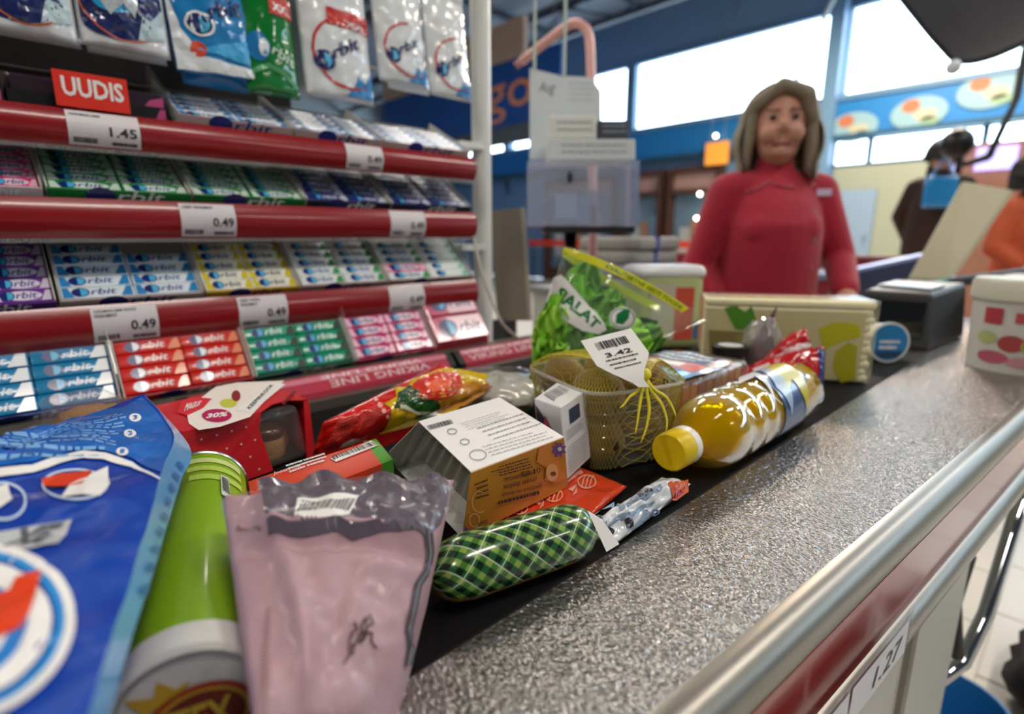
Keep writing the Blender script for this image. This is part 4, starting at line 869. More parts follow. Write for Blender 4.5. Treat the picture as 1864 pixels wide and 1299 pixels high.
# ---- orange and green ready-meal carton
h=.036; A=az(452,876,h);B_=az(684,798,h);Cc=az(716,836,h); Dd=A+(Cc-B_)
t=thing('meal_carton',V((((A+Cc)/2).x,((A+Cc)/2).y,BZ)),'flat orange-red meal carton with a green end and barcode','meal carton')
dn=lambda p:V((p.x,p.y,BZ+.001))
k=.9; Ak,Bk=A+(B_-A)*k,A+(B_-A)*k+(Cc-B_)
mk('orange_sleeve',hexa([dn(A),dn(Dd),dn(Bk),dn(Ak)][::1],[A,Dd,Bk,Ak]),M('meal_orange','#d8431f',.35,coat=.3),t)
mk('green_end',hexa([dn(Ak),dn(Bk),dn(Cc),dn(B_)],[Ak,Bk,Cc,B_]),M('meal_green','#3f9a1c',.35,coat=.3),t)
S=quadS(A,Dd,Cc,B_); 
def Sm(u,v): return S(u,v)
dpx('code_patch',Sm,[(602,836),(612,842),(688,812),(676,803)],WHT,t,1); dfit('barcode',Sm,barcode(41,28),((608,839),(686,812),(677,805),(603,832)),BLK,t,2)
dfit('maker_line',Sm,text('SALVEST'[:0]+'VALMISROOG'[:0]+'Jootav me',0,.3),((498,868),(548,852),(545,846),(495,862)),WHT,t,1)
for i,cs in enumerate([((528,862),(560,850),(552,838),(520,848)),((560,850),(600,838),(590,826),(552,838))]): dfit('small_print',Sm,fine(3,i+50,.5,.3),cs,WHT,t,1)
# ---- curd bake box (white top, orange side)
hb=.016; h=.071; A,B_,Cc,Dd=[az(x,y,h) for x,y in ((762,768),(909,724),(1026,796),(857,860))]; Db,Cb,Ab=az(841,979,hb),az(1033,885,hb),az(722,852,hb); Bb=Ab+(Cb-Db)
t=thing('curd_box',V((((Db+Bb)/2).x,((Db+Bb)/2).y,BZ+hb)),'white-topped dessert box with orange side and clear ribbed tray','dessert box')
thick=lambda a,b,c,d,n_:prism([a,b,c,d],n_)
mk('top_panel',thick(A,Dd,Cc,B_,Z_*.0008),M('box_white','#eceae8',.45),t)
nf=(Cc-Dd).cross(Dd-Db).normalized(); mk('front_panel',prism([Db,Cb,Cc,Dd],nf*.0006),M('box_orange','#c9862c',.4,coat=.15),t)
mk('back_panel',prism([Ab,Bb,B_,A],(A-Dd).normalized()*.0006),PAP,t); mk('base_panel',prism([Db,Cb,Bb,Ab],Z_*.0006),PAP,t)
fl=az(708,822,.045); mk('end_flap',prism([A,Ab,fl],(Db-Ab).normalized()*.0006),M('box_grey','#c9c6c2',.5),t)
i_=lambda a,b,k:a+(b-a)*k
cen=(Ab+Cb)/2
def Stray(u,v):  # ribbed clear end
    p=i_(i_(Ab,Db,u),i_(A,Dd,u),v*.9+.04); n_=(Db-Cb).normalized(); rb=.0035*(math.cos(2*pi*7*u)) if .08<u<.92 else 0
    return p-n_*(.016-.010*(1-v))+n_*rb
mk('ribbed_tray_end',grid(Stray,84,8),film('tray_ribbed','#e9e9e4',.16,rough=.08),t,smooth=True)
mk('tray_flange',bevel(prism([i_(Ab,Db,.04)+Z_*.001,i_(Ab,Db,.97)+Z_*.001,i_(Ab,Db,.97)+Z_*.001-(Db-Cb)*.12,i_(Ab,Db,.04)+Z_*.001-(Db-Cb)*.12],Z_*.002),.0006,1),film('tray_film','#ffffff',.05),t)
mk('filling',hexa([i_(q,cen,.12)+(Cb-Db)*(.16 if q in (Db,Ab) else 0)+Z_*.003 for q in (Db,Cb,Bb,Ab)],[i_(q,(A+Cc)/2,.14)+(Cb-Db)*(.16 if q in (Dd,A) else 0)-Z_*.006 for q in (Dd,Cc,B_,A)]),M('curd_fill_shaded','#4a4e34',.5,vary=.4,vscale=50),t)  # dark olive tone paints the greenish shade inside the tray into the filling
S1=quadS(Dd,Cc,B_,A); S1b=lambda u,v:S1(u,v)+Z_*.0008
dfit('barcode',S1b,barcode(51,26),((782,784),(826,772),(820,764),(776,776)),INK,t,0)
for i,cs in enumerate([((852,782),(930,758),(915,748),(838,772)),((900,800),(985,772),(955,752),(868,780)),((895,830),(1008,796),(990,782),(878,814))]): dfit('small_print',S1b,fine(4,i+60,.16,.25),cs,M('print_grey','#8b8890',.5),t,0)
for (x,y,rr) in ((870,829,16),(846,805,9),(823,786,9)): dshape('stamp',S1b,ring(x,y,rr,rr*.62,1.6,1.2),M('print_grey','#8b8890',.5),t,0)
S2=quadS(Db,Cb,Cc,Dd); S2b=lambda u,v:S2(u,v)+nf*.0006
dpx('peach_print',S2b,[(975,838),(980,815),(1000,806),(1014,820),(1018,850),(1030,868),(1008,878),(990,872),(992,850)],M('peach','#d98a3a',.4),t,1)
dshape('peach_heart',S2b,disc(1003,858,11,16),M('peach_pale','#e8b678',.4),t,2); dshape('peach_stone',S2b,disc(1005,860,5,4,12),M('peach_stone','#7a4418',.4),t,3)
dshape('flower_print',S2b,poly(*[(1015+(15 if i%2 else 8)*math.cos(pi*i/8),816+(16 if i%2 else 8)*math.sin(pi*i/8)) for i in range(16)]),M('flower_purple','#6a4aa0',.4),t,3); dshape('flower_eye',S2b,disc(1016,815,4,4,10),M('flower_eye','#d9cfa0',.4),t,4)
dpx('purple_corner',S2b,[(841,977),(845,955),(856,968),(880,962)],M('flower_purple','#6a4aa0',.4),t,1)
for s_,cs in (('Biezpiena sacepums',((984,902-14),(912,918-14),(911,908-14),(984,892-14))),('Vanikas apkepas',((978,889-14),(916,905-14),(914,893-14),(976,879-14))),('Kohupiimavorm',((974,877-14),(918,892-14),(916,880-14),(972,866-14)))): dfit('product_name',S2b,text(s_,.005),cs,INK,t,1)
for i,cs in enumerate([((968,849),(894,868),(892,852),(960,832)),((888,900),(862,908),(862,880),(886,870)),((980,890+8),(905,908+8),(905,903+8),(980,884+8))]): dfit('small_print',S2b,fine((4,4,1)[i],i+70,.35,.3),cs,INK,t,1)
dfit('date_stamp',S2b,text('01.02'),((982,858),(948,866),(947,857),(981,849)),BLK,t,2); dfit('weight',S2b,text('250g',.01),((886,952),(868,957),(868,948),(886,943)),INK,t,1)
dshape('swirl_print',S2b,ring(872,912,15,20,2,2,a0=R(60),a1=R(300)),M('swirl','#d9b27a',.4),t,1); dshape('swirl_print',S2b,ring(862,945,10,13,2,2),M('swirl','#d9b27a',.4),t,1)
# ---- orange candy bag
cbg=thing('candy_bag',V((-.27,.33,BZ)),'orange candy bag with pale wrapped-sweet drawings under the dessert box','candy bag')
top,bot=pillow([az(800,1000,.004),az(1075,940,.010),az(1142,885,.010),az(1040,842,.008)],.006,.008,eu=.3,ev=.5,wr=.002,ws=50,seed=12,zmin=BZ+.001)
mk('foil',bag_geo(top,bot,44,30),M('candy_orange','#d8401c',.22,coat=.6),cbg,smooth=True)
mp=M('candy_pale','#eda98c',.3,coat=.3)
for (x,y) in ((945,925),(1008,902),(1068,878)):
    dshape('sweet_drawing',top,ring(x,y,17,13,2.2,2.2),mp,cbg,1,L=.05)
    for q in (-7,0,7): dshape('sweet_stripe',top,ribbon2([(x+q-2,y+11),(x+q+5,y-11)],2),mp,cbg,1)
    dpx('sweet_tail',top,[(x-17,y+4),(x-34,y+14),(x-26,y+18)],mp,cbg,1); dpx('sweet_tail',top,[(x-18,y+8),(x-26,y+26),(x-18,y+20)],mp,cbg,1)
dpx('pale_corner',top,[(1036,846),(1056,850),(1062,862),(1030,884),(1024,880)],M('candy_corner','#e0968a',.3),cbg,1); dfit('corner_print',top,fine(3,9,.5),((1030,872),(1056,858),(1052,852),(1034,858)),M('candy_ink','#8c2a1c',.4),cbg,2)
# ---- plaid salami
ra=.0212; s0=V((-.292,.196,BZ+ra+.001)); s1=V((-.250,.300,BZ+ra+.001)); s0=az(818,1040,ra+.001); s1=az(1088,978,ra+.001)
if s1.x>-.232: s1.x=-.232
dr2=(s1-s0).normalized(); Ls=(s1-s0).length
def plaid():
    m=bpy.data.materials.new('plaid_casing'); m.use_nodes=True; nt=m.node_tree; b=nt.nodes['Principled BSDF']; N=nt.nodes.new; L=nt.links.new
    uv=N('ShaderNodeUVMap'); sp=N('ShaderNodeSeparateXYZ'); L(uv.outputs[0],sp.inputs[0])
    def mth(op,a,bb=None):
        n=N('ShaderNodeMath'); n.operation=op
        for i,x in enumerate((a,bb)):
            if x is None: continue
            if isinstance(x,(int,float)): n.inputs[i].default_value=x
            else: L(x,n.inputs[i])
        return n.outputs[0]
    u,v=sp.outputs[0],sp.outputs[1]; d1=mth('ADD',u,v); d2=mth('SUBTRACT',u,v)
    def stripe(d,f,lo,hi): fr=mth('FRACT',mth('MULTIPLY',d,f)); return mth('MULTIPLY',mth('GREATER_THAN',fr,lo),mth('LESS_THAN',fr,hi))
    def mix(fac,a,c):
        n=N('ShaderNodeMix'); n.data_type='RGBA'; L(fac,n.inputs['Factor'])
        if isinstance(a,str): n.inputs['A'].default_value=lin(a)
        else: L(a,n.inputs['A'])
        n.inputs['B'].default_value=lin(c); return n.outputs['Result']
    f=78.
    A=stripe(d1,f,.0,.46); B2=stripe(d2,f,.0,.5)
    c=mix(A,'#1f5a2c','#86a64a'); c=mix(B2,c,'#0d2415'); c=mix(mth('MULTIPLY',A,B2),c,'#44752f')
    c=mix(stripe(d1,f/2,.70,.735),c,'#cfd8c4'); c=mix(stripe(d2,f/2,.36,.395),c,'#cfd8c4')
    band=mth('MULTIPLY',mth('GREATER_THAN',v,.0),mth('LESS_THAN',v,.072)); n=N('ShaderNodeMix'); n.data_type='RGBA'; L(band,n.inputs['Factor']); n.inputs['A'].default_value=lin('#a9793f'); L(c,n.inputs['B']); L(n.outputs['Result'],b.inputs['Base Color'])
    b.inputs['Roughness'].default_value=.22; b.inputs['Coat Weight'].default_value=.6; return m
sal=thing('salami',V((((s0+s1)/2).x,((s0+s1)/2).y,BZ)),'short salami in green plaid casing lying by the steel ledge','salami')
prof=[(-.014,.002),(-.0125,.008),(-.008,.0145),(-.001,.0186),(.010,.0209),(.030,ra),(Ls*.7,ra),(Ls*.88,ra*.97),(Ls*.97,ra*.88),(Ls+.006,ra*.66),(Ls+.012,ra*.34),(Ls+.016,.004)]
g=lathe(s0,dr2,prof,48); o=mk('casing',g,plaid(),sal,smooth=True)
uvl=o.data.uv_layers.new(name='UVMap'); sA,tA=frame_of(dr2)
ang0=R(-28)  # lower edge of the printed band, measured around the axis towards the camera
side=V((dr2.y,-dr2.x,0))
for p in o.data.polygons:
    for li in p.loop_indices:
        w_=V(o.data.vertices[o.data.loops[li].vertex_index].co)+ORG[o]-s0; a=w_.dot(dr2); rr=w_-dr2*a; th=math.atan2(rr.z,rr.dot(side))
        uvl.data[li].uv=(a,(th-ang0)*ra+.001)
for q in (Ls+.016,): mk('metal_clip',lathe(s0+dr2*q,dr2,[(0,.005),(.003,.0055),(.006,.004)],12),m_wire,sal)
def Ssal(u,v): th=v; return s0+dr2*(u*Ls)+(side*math.cos(th)+Z_*math.sin(th))*ra
decal('edge_print',Ssal,fit(fine(2,77,.5,.1),.1,R(147),.95,R(163)),INK,sal,1,L=.1)
tp=[ad(1070,932,(s1-CAM).dot(V((-_sy*_cp,_cy*_cp,-_sp)))-.004),None,None]
dep=(s1-CAM).dot(V((-_sy*_cp,_cy*_cp,-_sp)))
mk('paper_tag',prism([ad(1070,930,dep-.012),ad(1098,948,dep-.010),ad(1127,990,dep-.012),ad(1104,1004,dep-.016)],V((-.001,.0008,0))),PAP,sal)
# ---- white and grey wrapped sweets bag
cow=thing('sweets_bag',V((-.25,.37,BZ)),'crumpled white sweets bag with grey-blue swirls and an orange end','sweets bag')
top,bot=pillow([az(1062,962,.020),az(1120,992,.006),az(1258,880,.010),az(1205,868,.018)],.010,.01,eu=.45,ev=.35,wr=.006,ws=70,seed=14,zmin=BZ+.006)
mk('foil',bag_geo(top,bot,36,44),M('sweets_white','#d6d9dc',.22,coat=.7),cow,smooth=True)
E2=lambda n_,p_,c,l:dpx(n_,top,p_,M('sweets_'+c[1:],c,.25,coat=.5),cow,l,.05)
E2('orange_end',[(1215,878),(1252,873),(1254,896),(1236,912),(1222,900)],'#cf5a2c',0); E2('red_dash',[(1226,898),(1238,890),(1246,896),(1232,908)],'#a8202c',1)
for q in ([(1070,945),(1090,925),(1112,918),(1130,926),(1145,915)],[(1105,958),(1125,942),(1150,940),(1168,922),(1190,912)],[(1130,930),(1150,912),(1180,900),(1205,884)],[(1150,962),(1168,948),(1176,930)]): dshape('grey_swirl',top,ribbon2(q,[3,8,11,8,3][:len(q)]),M('sweets_blue','#7f95ac',.3),cow,1,L=.05)
dshape('round_mark',top,ring(1192,934,9,8,3,3),M('sweets_blue2','#4f6f9a',.3),cow,2); E2('black_patch',[(1094,968),(1108,956),(1118,966),(1112,978)],'#1c1b1c',1); E2('black_patch',[(1136,946),(1150,944),(1152,956),(1142,960)],'#2a2c30',1)
dfit('barcode',top,barcode(71,16),((1160,910),(1190,896),(1186,888),(1156,900)),INK,cow,1)
# ---- small white cosmetics box
hb,h=.019,.086; a_,b_,c_,d_=[az(x,y,h) for x,y in ((972,725),(1013,696),(1066,711),(1020,741))]
lo=lambda p:V((p.x,p.y,BZ+hb)); sh_=az(1084,833,hb)-lo(c_); sh_=V((sh_.x*.6,sh_.y*.6,0))
bt=[lo(p)+sh_ for p in (a_,d_,c_,b_)]
wb=thing('cosmetics_box',sum(bt,V((0,0,0)))/4,'small upright white cosmetics box with pink flower on its side','cosmetics box')
smooth_angle(mk('carton',bevel(hexa(bt,[a_,d_,c_,b_]),.0008,1),M('box_cool','#d5d4d4',.4,coat=.15),wb),20)
Sa=quadS(bt[1],bt[2],c_,d_); Sb=quadS(bt[0],bt[1],d_,a_); St2=quadS(d_,c_,b_,a_)
dfit('barcode',St2,barcode(81,12),((1008,730),(1038,712),(1020,702),(990,718)),M('print_grey2','#8e8c90',.5),wb,1)
decal('navy_patch',Sa,rect(.28,.70,.68,.90),M('navy_patch','#2a3850',.4),wb,1); decal('small_print',Sa,fit(fine(5,90,.35,.2),.12,.52,.82,.64),M('print_grey2','#8e8c90',.5),wb,1)
decal('grey_lettering',Sa,fit(text('REMOVE',.02),.1,.08,.2,.12) if False else fit(fine(9,91,.5,.1),.12,.06,.85,.42),M('print_pale','#b5b3b3',.5),wb,1)
decal('flower_dark',Sb,poly((.05,.60),(.05,.92),(.55,.70),(.95,.52),(.9,.40),(.4,.46)),M('cos_dark','#4a3a48',.4),wb,1); decal('flower_pink',Sb,poly((.25,.55),(.40,.82),(.62,.66),(.92,.62),(.80,.45),(.55,.42)),M('cos_pink','#c0486c',.4),wb,2)
# ---- kiwi punnet
rim_=[az(x,y,.085) for x,y in ((985,668),(1092,731),(1256,698),(1135,655))]; kc=sum(rim_,V((0,0,0)))/4; kc.z=BZ; kc.x-=.012
ex=((rim_[2]-rim_[1])+(rim_[3]-rim_[0])); ex.z=0; ex.normalize(); ey=V((-ex.y,ex.x,0)); ha,hb2=.062,.071
def rr2(a,s=1.):   # rounded rectangle loop, a in 0..1
    q=2*pi*a; n=5.; c,s_=math.cos(q),math.sin(q); x=math.copysign(abs(c)**(2/n),c); y=math.copysign(abs(s_)**(2/n),s_)
    return ex*(x*ha*s)+ey*(y*hb2*s)
def Sk(a,b):  # basket wall: b=0 bottom centre .. 1 rim
    if b<.25: return kc+rr2(a,.80*b/.25)+Z_*.0025
    k=(b-.25)/.75; return kc+rr2(a,.80+.2*k)+Z_*(.0025+.083*k)
m_tray=film('punnet_plastic','#f3f3ea',.10,rough=.06)
pn=thing('kiwi_punnet',kc,'clear plastic kiwi punnet wrapped in yellow netting','punnet')
mk('basket',grid(Sk,80,26),m_tray,pn,smooth=True)
mk('rim',tube([kc+rr2(i/72,1.0)+Z_*.0865 for i in range(72)],.0022,8,closed=True),film('punnet_rim','#f0f0e6',.25,rough=.08),pn,smooth=True)
for i in range(5): mk('groove',tube([kc+rr2(j/72,.86+.03*i)+Z_*(.0275+.0125*i) for j in range(72)],.0008,4,closed=True),m_tray,pn)
m_kiwi=M('kiwi_skin','#8c6c2c',.85,bump=.7,bscale=600,vary=.35,vscale=60,sheen=.4)
kp=[(-.026,-.032,.029),(.027,-.032,.029),(-.026,.031,.029),(.027,.031,.029),(-.029,-.034,.077),(.029,-.032,.076),(-.030,.032,.077),(.028,.034,.078)]
kl=['lower layer, corner by the cosmetics box','lower layer, corner by the oil bottle cap','lower layer, corner by the lettuce','lower layer, corner by the bread','upper layer, by the cosmetics box','upper layer, under the white tag','upper layer, by the lettuce','upper layer, by the bread','upper layer, middle of the punnet']
for i,(x,y,z) in enumerate(kp):
    rot=Matrix.Rotation(math.atan2(ey.y,ey.x)-pi/2+.25*math.sin(i*1.7),3,'Z')@Matrix.Rotation(.4*math.sin(i*2.1),3,'X'); s_=1.0
    c=kc+ex*x+ey*y+Z_*z
    t=thing('kiwi',c-Z_*.024,'brown kiwi fruit, '+kl[i],'kiwi','kiwis in the netted punnet')
    mk('skin',blob(c,.0245*s_,.0295*s_,.0240*s_,22,14,rot,amp=.05,fr=2,seed=i),m_kiwi,t,smooth=True)
    mk('stem_scar',blob(c+rot@V((0,-.0290*s_,0)),.0045,.0015,.0045,8,6,rot),M('kiwi_scar','#3a2712',.9),t)
kn=az(1172,704,.094)-kc; kna,knb=kn.dot(ex),kn.dot(ey)
def Snet(a,b):   # net: up the outside, over the rim, domed over the fruit
    if b<.5: k=b/.5; return kc+rr2(a,.815+.205*k)+Z_*(.004+.084*k)
    k=(b-.5)/.5; return kc+rr2(a,1.02*(1-k)**.8 if k<1 else 0)+Z_*(.088+.022*math.sin(pi*k*.8))+ex*(kna*k*k)+ey*(knb*k*k)
gs=[]
ns=66
for s_ in (-1,1):
    for i in range(ns):
        pts=[Snet((i/ns+s_*.22*b/24)%1,b/24) for b in range(25)]
        if True: gs.append(tube(pts,.00027,3,cap=False))
net=mk('netting',join(*gs),M('net_yellow','#b8a914',.5),pn); net['kind']='stuff'
knot=Snet(0,1.0)
mk('knot',blob(knot+Z_*.004,.006,.005,.007,10,8,amp=.3,seed=2),M('net_yellow2','#d8c81c',.5),pn,smooth=True)
rk2=random.Random(8)
kd=(knot-CAM).dot(V((-_sy*_cp,_cy*_cp,-_sp)))
for i,q in enumerate((((1178,716),(1182,745),(1176,780),(1166,806)),((1186,712),(1204,735),(1214,765),(1212,785)),((1168,716),(1164,740),(1160,770),(1156,790)),((1190,708),(1212,722),(1226,745),(1230,758)),((1160,712),(1146,722),(1136,736),(1128,742)))):
    mk('net_tail',tube([pathfn([knot+Z_*.004]+[ad(x,y,kd-.006-.004*n_) for n_,(x,y) in enumerate(q)])(z/10) for z in range(11)],[.0016]*6+[.0014,.0012,.001,.0008,.0005],5),M('net_yellow2','#d8c81c',.5),pn,smooth=True)
tagpts=pathfn([ad(1172,704,kd-.012),ad(1150,680,kd-.008),ad(1130,648,kd+.002),ad(1103,609,kd+.02)])
def Stag(u,v): p=tagpts(v); w_=(.005+.019*min(1,max(0,v-.12)*2.6)) ; d=V((_cy,_sy,0)); return p+d*(w_*(2*u-1))*1.0+Z_*(-.010*(2*u-1)*min(1,v*2)*-.6)
gt=grid(Stag,6,16); mk('paper_tag',join(gt,([p+V((-.0006,.0006,0)) for p in gt[0]],[tuple(reversed(f)) for f in gt[1]])),PAP,pn,smooth=True)
decal('barcode',Stag,fit(barcode(91,16),.2,.72,.8,.86),INK,pn,1,L=.1); decal('tag_price',Stag,fit(text('Bel 1'[:0]+'Hind 2.1'[:0]+'3.42',.02),.25,.58,.75,.66),INK,pn,1,L=.1); decal('tag_print',Stag,fit(fine(3,7,.3,.3),.2,.38,.85,.54),INK,pn,1,L=.1)
# ---- lettuce in its sleeve
lb_=az(985,706,.0); dl=.80
base=ad(985,690,.83); tl=ad(1028,446,.80); trr=ad(1284,582,.80)
def edgeL(v): return base.lerp(tl,v)
def Slet(u,v,s=1):   # u across (0..1), v from the base to the opening; s=+1 front sheet, -1 rear sheet
    b0=ad(962,690,.83); b1=ad(1010,712,.80)
    p=b0.lerp(tl,v).lerp(b1.lerp(trr,v),u); th=.055*math.sin(pi*min(max(u,0),1))**.6*(.35+.65*math.sin(pi*min(1,max(v,0)*.62+.1)))
    f=V((_sy*_cp,-_cy*_cp,_sp)); q=p+f*(th*s)+f*(.005*nz(p,30,4)); q.z=max(q.z,BZ+.002); return q
lt=thing('salad_sleeve',V((lb_.x,lb_.y,BZ)),'clear salad sleeve with yellow band and white SALAT panel','salad sleeve')
m_let_film=film('sleeve_film','#f6fff4',.05,rough=.08,bump=.3,bscale=60)
Sf_=lambda u,v:Slet(u,v,1); Sr_=lambda u,v:Slet(1-u,v,-1)
mk('front_sheet',grid(Sf_,40,40),m_let_film,lt,smooth=True); mk('rear_sheet',grid(Sr_,40,40),m_let_film,lt,smooth=True)
m_yb=M('sleeve_yellow','#d8d414',.35,coat=.3); m_gr=M('sleeve_green','#0f7a3c',.35,coat=.2)
decal('yellow_band',Sf_,poly(*([(q/20,.985) for q in range(0,18)]+[(q/20,.93) for q in range(17,-1,-1)])),m_yb,lt,1,L=.06)
decal('yellow_band',Sr_,rect(.25,.93,.99,.985),m_yb,lt,1,L=.06)
decal('band_lettering',Sf_,fit(text('KVALITEETNE EESTI TOODE',.02),.28,.942,.82,.972),m_gr,lt,2,L=.1)
dpx('white_panel',Sf_,[(1008,505),(1022,500),(1045,525),(1075,560),(1098,585),(1104,600),(1090,608),(1060,602),(1020,578),(1000,558),(994,548)],WHT,lt,1,L=.05)
dfit('lettering',Sf_,text('SALAT',.04),((1010,545),(1083,600),(1095,588),(1022,520)),m_gr,lt,2)
st_=dshape('round_sticker',Sf_,disc(1133,579,24,20),WHT,lt,1); dshape('sticker_ring',Sf_,ring(1133,579,22,18,2,2),M('sleeve_ringg','#5f9a7c',.4),st_,2); dpx('sticker_leaf',Sf_,[(1120,588),(1122,572),(1134,564),(1146,562),(1144,578),(1134,590)],m_gr,st_,2)
dpx('yellow_star',Sf_,[(990,560),(998,575),(1010,592),(1003,602),(1012,622),(1006,640),(985,636),(976,612)],M('sleeve_gold','#c9b418',.4),lt,1); dpx('dark_leaf',Sf_,[(994,572),(1002,592),(992,602),(1012,610),(990,600)],M('sleeve_dk','#2c4a1c',.4),lt,2)
le=thing('lettuce',V((lb_.x,lb_.y,BZ)),'head of frilly green lettuce inside the clear sleeve','lettuce')
rl=random.Random(21); m_leafs=[M('leaf_a','#7cc22c',.45,vary=.3,vscale=40),M('leaf_b','#a4dc48',.45,vary=.3,vscale=50),M('leaf_c','#5f9c28',.5,vary=.35,vscale=40)]
root=Slet(.5,.12,0)
leaf_t=[]
for (x,y,d_,s_) in ((1060,500,.0,1.),(1085,520,.01,1.05),(1110,545,-.012,1.),(1140,560,.0,1.),(1170,590,-.01,.95),(1205,600,.0,.9),(1040,530,-.02,.9),(1070,560,-.025,1),(1110,590,-.03,1),(1150,612,-.028,.9),(1020,560,-.03,.9),(1050,600,-.035,.9),(1090,625,-.035,.9),(1185,612,-.02,.8),(1075,478,.005,.85),(1010,620,-.03,.8),(1040,640,-.035,.8),(1125,530,.02,1.)):
    leaf_t.append((ad(x,y,.80+d_*1.0),s_))
for i,(tip,s_) in enumerate(leaf_t):
    d=tip-root; Ll=d.length; d.normalize(); f=V((_sy*_cp,-_cy*_cp,_sp)); sd=d.cross(f).normalized(); nn=sd.cross(d).normalized()
    def Sleaf(u,v,i=i,d=d,sd=sd,nn=nn,Ll=Ll,s_=s_):
        w_=.040*s_*(.25+.75*math.sin(pi*min(1,.12+v*.72)))*(1 if v<.9 else 1-.35*(v-.9)/.1); a=2*u-1
        ruf=(.010*math.sin(a*9+i)+.009*math.sin(v*28+a*14+i*2)+.007*nz((a*2,v*4,i),1.7,i))*(abs(a)**1.5*.8+.9*max(0,v-.55))
        p=root+d*(Ll*v)+sd*(w_*a)+nn*(ruf-.012*a*a+.008*math.sin(pi*v))
        p.z=max(p.z,BZ+.004); return p
    mk('leaf',grid(Sleaf,22,26),m_leafs[i%3],le,smooth=True)
# ---- oil bottle
ob0=az(1240,830,.038); ob1=az(1465,712,.038); ob0.x=-.246; ob1.x=-.250; da=(ob1-ob0).normalized(); Lb=(ob1-ob0).length; rb=.0385
ob=thing('oil_bottle',V((-.247,(ob0.y+ob1.y)/2,BZ)),'clear bottle of yellow cooking oil with yellow cap lying on the belt','oil bottle')
pr=[(.030,.0125),(.036,.0135),(.042,.020),(.052,.030),(.066,.0365),(.082,rb),(.096,rb),(.102,rb-.003),(.108,rb-.003),(.114,rb),(.128,rb),(.134,rb-.003),(.140,rb-.003),(.146,rb),(.160,rb),(.165,rb-.0025),(.170,rb-.0005),(.24,rb-.0005),(Lb-.012,rb),(Lb-.003,rb-.004),(Lb,rb-.010)]
smooth_angle(mk('bottle_wall',lathe(ob0,da,pr,48),film('pet_clear','#ffffff',.0,rough=.02,ior=1.22),ob),70)
oil=M('oil_yellow','#e8bb06',.03,trans=.6,ior=1.2)
smooth_angle(mk('oil',lathe(ob0,da,[(a+.0004,max(.002,r_-.0012)) for a,r_ in pr[:-1]]+[(Lb-.001,rb-.012)],48),oil,ob),70)
smooth_angle(mk('cap',lathe(ob0,da,[(-.001,.0),(-.001,.0165),(.0008,.0180),(.019,.0183)],40,cap=False),M('cap_yellow','#e0c010',.35),ob),40)
for i in range(40):
    q=2*pi*i/40; s_,t_=frame_of(da); c=ob0+(s_*math.cos(q)+t_*math.sin(q))*.0183
    pass
smooth_angle(mk('neck_ring',lathe(ob0,da,[(.0195,.0),(.0195,.0182),(.029,.0182),(.030,.0125)],40,cap=False),M('neck_white','#e6e3da',.35),ob),40)
def So(u,v): s_,t_=frame_of(da); q=2*pi*v; return ob0+da*u+(s_*math.cos(q)+t_*math.sin(q))*(rb+.0002)
def So1(u,v): return So(u*Lb,v)
mk('label',grid(lambda u,v:So(u,v),2,48,.172,.238,0,1),M('oil_label','#26427a',.3,coat=.5),ob,smooth=True)
E3=lambda n_,p_,c,l:dpx(n_,So1,p_,M('oil_'+c[1:],c,.3,coat=.4),ob,l,.02)
E3('pale_patch',[(1366,700),(1384,690),(1412,705),(1440,755),(1430,770),(1396,735)],'#9fb6d4',0); E3('yellow_flower',[(1416,694),(1440,690),(1458,715),(1466,748),(1450,752),(1432,722)],'#c9b81c',0); E3('white_strip',[(1345,700),(1372,688),(1385,686),(1366,702)],'#dcd9da',1); E3('light_word',[(1396,745),(1410,742),(1428,775),(1416,782)],'#d6dce6',1)
# ---- sliced bread
bl=thing('bread_loaf',V((-.36,.63,BZ)),'sliced toast loaf in clear bag with blue and red top label','bread loaf')
mbr=M('bread_crumb','#a8702c',.8,bump=.4,bscale=300,vary=.25,vscale=50); mcr=M('bread_crust','#b98344',.7,vary=.2,vscale=40)
for i in range(9):
    y=.545+.019*i
    mk('slice',bevel(box(-.415,y,BZ+.003,-.312,y+.0165,BZ+.066),.008,2),mbr if i%2 else mcr,bl)
tpB,btB=(lambda u,v:V((-.42+.114*u,.535+.185*v,BZ+.068+.006*math.sin(pi*u)**.5*math.sin(pi*v)**.4+.003*nz((u*3,v*3,1),1.5))) ),None
mk('clear_wrap',bevel(box(-.419,.538,BZ+.001,-.305,.722,BZ+.069),.010,3),film('film_loaf','#fff4e4',.06,rough=.1,bump=.4,bscale=70),bl,smooth=True)
mk('wrap_tail',grid(lambda u,v:V((-.415+.10*u,.722+.03*v,BZ+.035+(.03-.02*v)*(1-2*abs(u-.5))+.008*nz((u*5,v*5,2),1.2))),14,10),film('film_loaf','#fff4e4',.06),bl,smooth=True)
decal('top_label',tpB,rect(.02,.05,.98,.62),M('loaf_blue','#3f86b8',.3,coat=.4),bl,1,L=.1); decal('label_red',tpB,rect(.1,.28,.9,.48),M('loaf_red','#cf4a3c',.3),bl,2,L=.1); decal('label_white',tpB,rect(.3,.33,.7,.44),WHT,bl,3,L=.1); decal('label_navy',tpB,rect(.05,.50,.95,.80),M('loaf_navy','#3a4470',.3),bl,2,L=.1)
decal('label_print',tpB,fit(fine(3,5,.5),.15,.54,.85,.76),WHT,bl,3,L=.1)
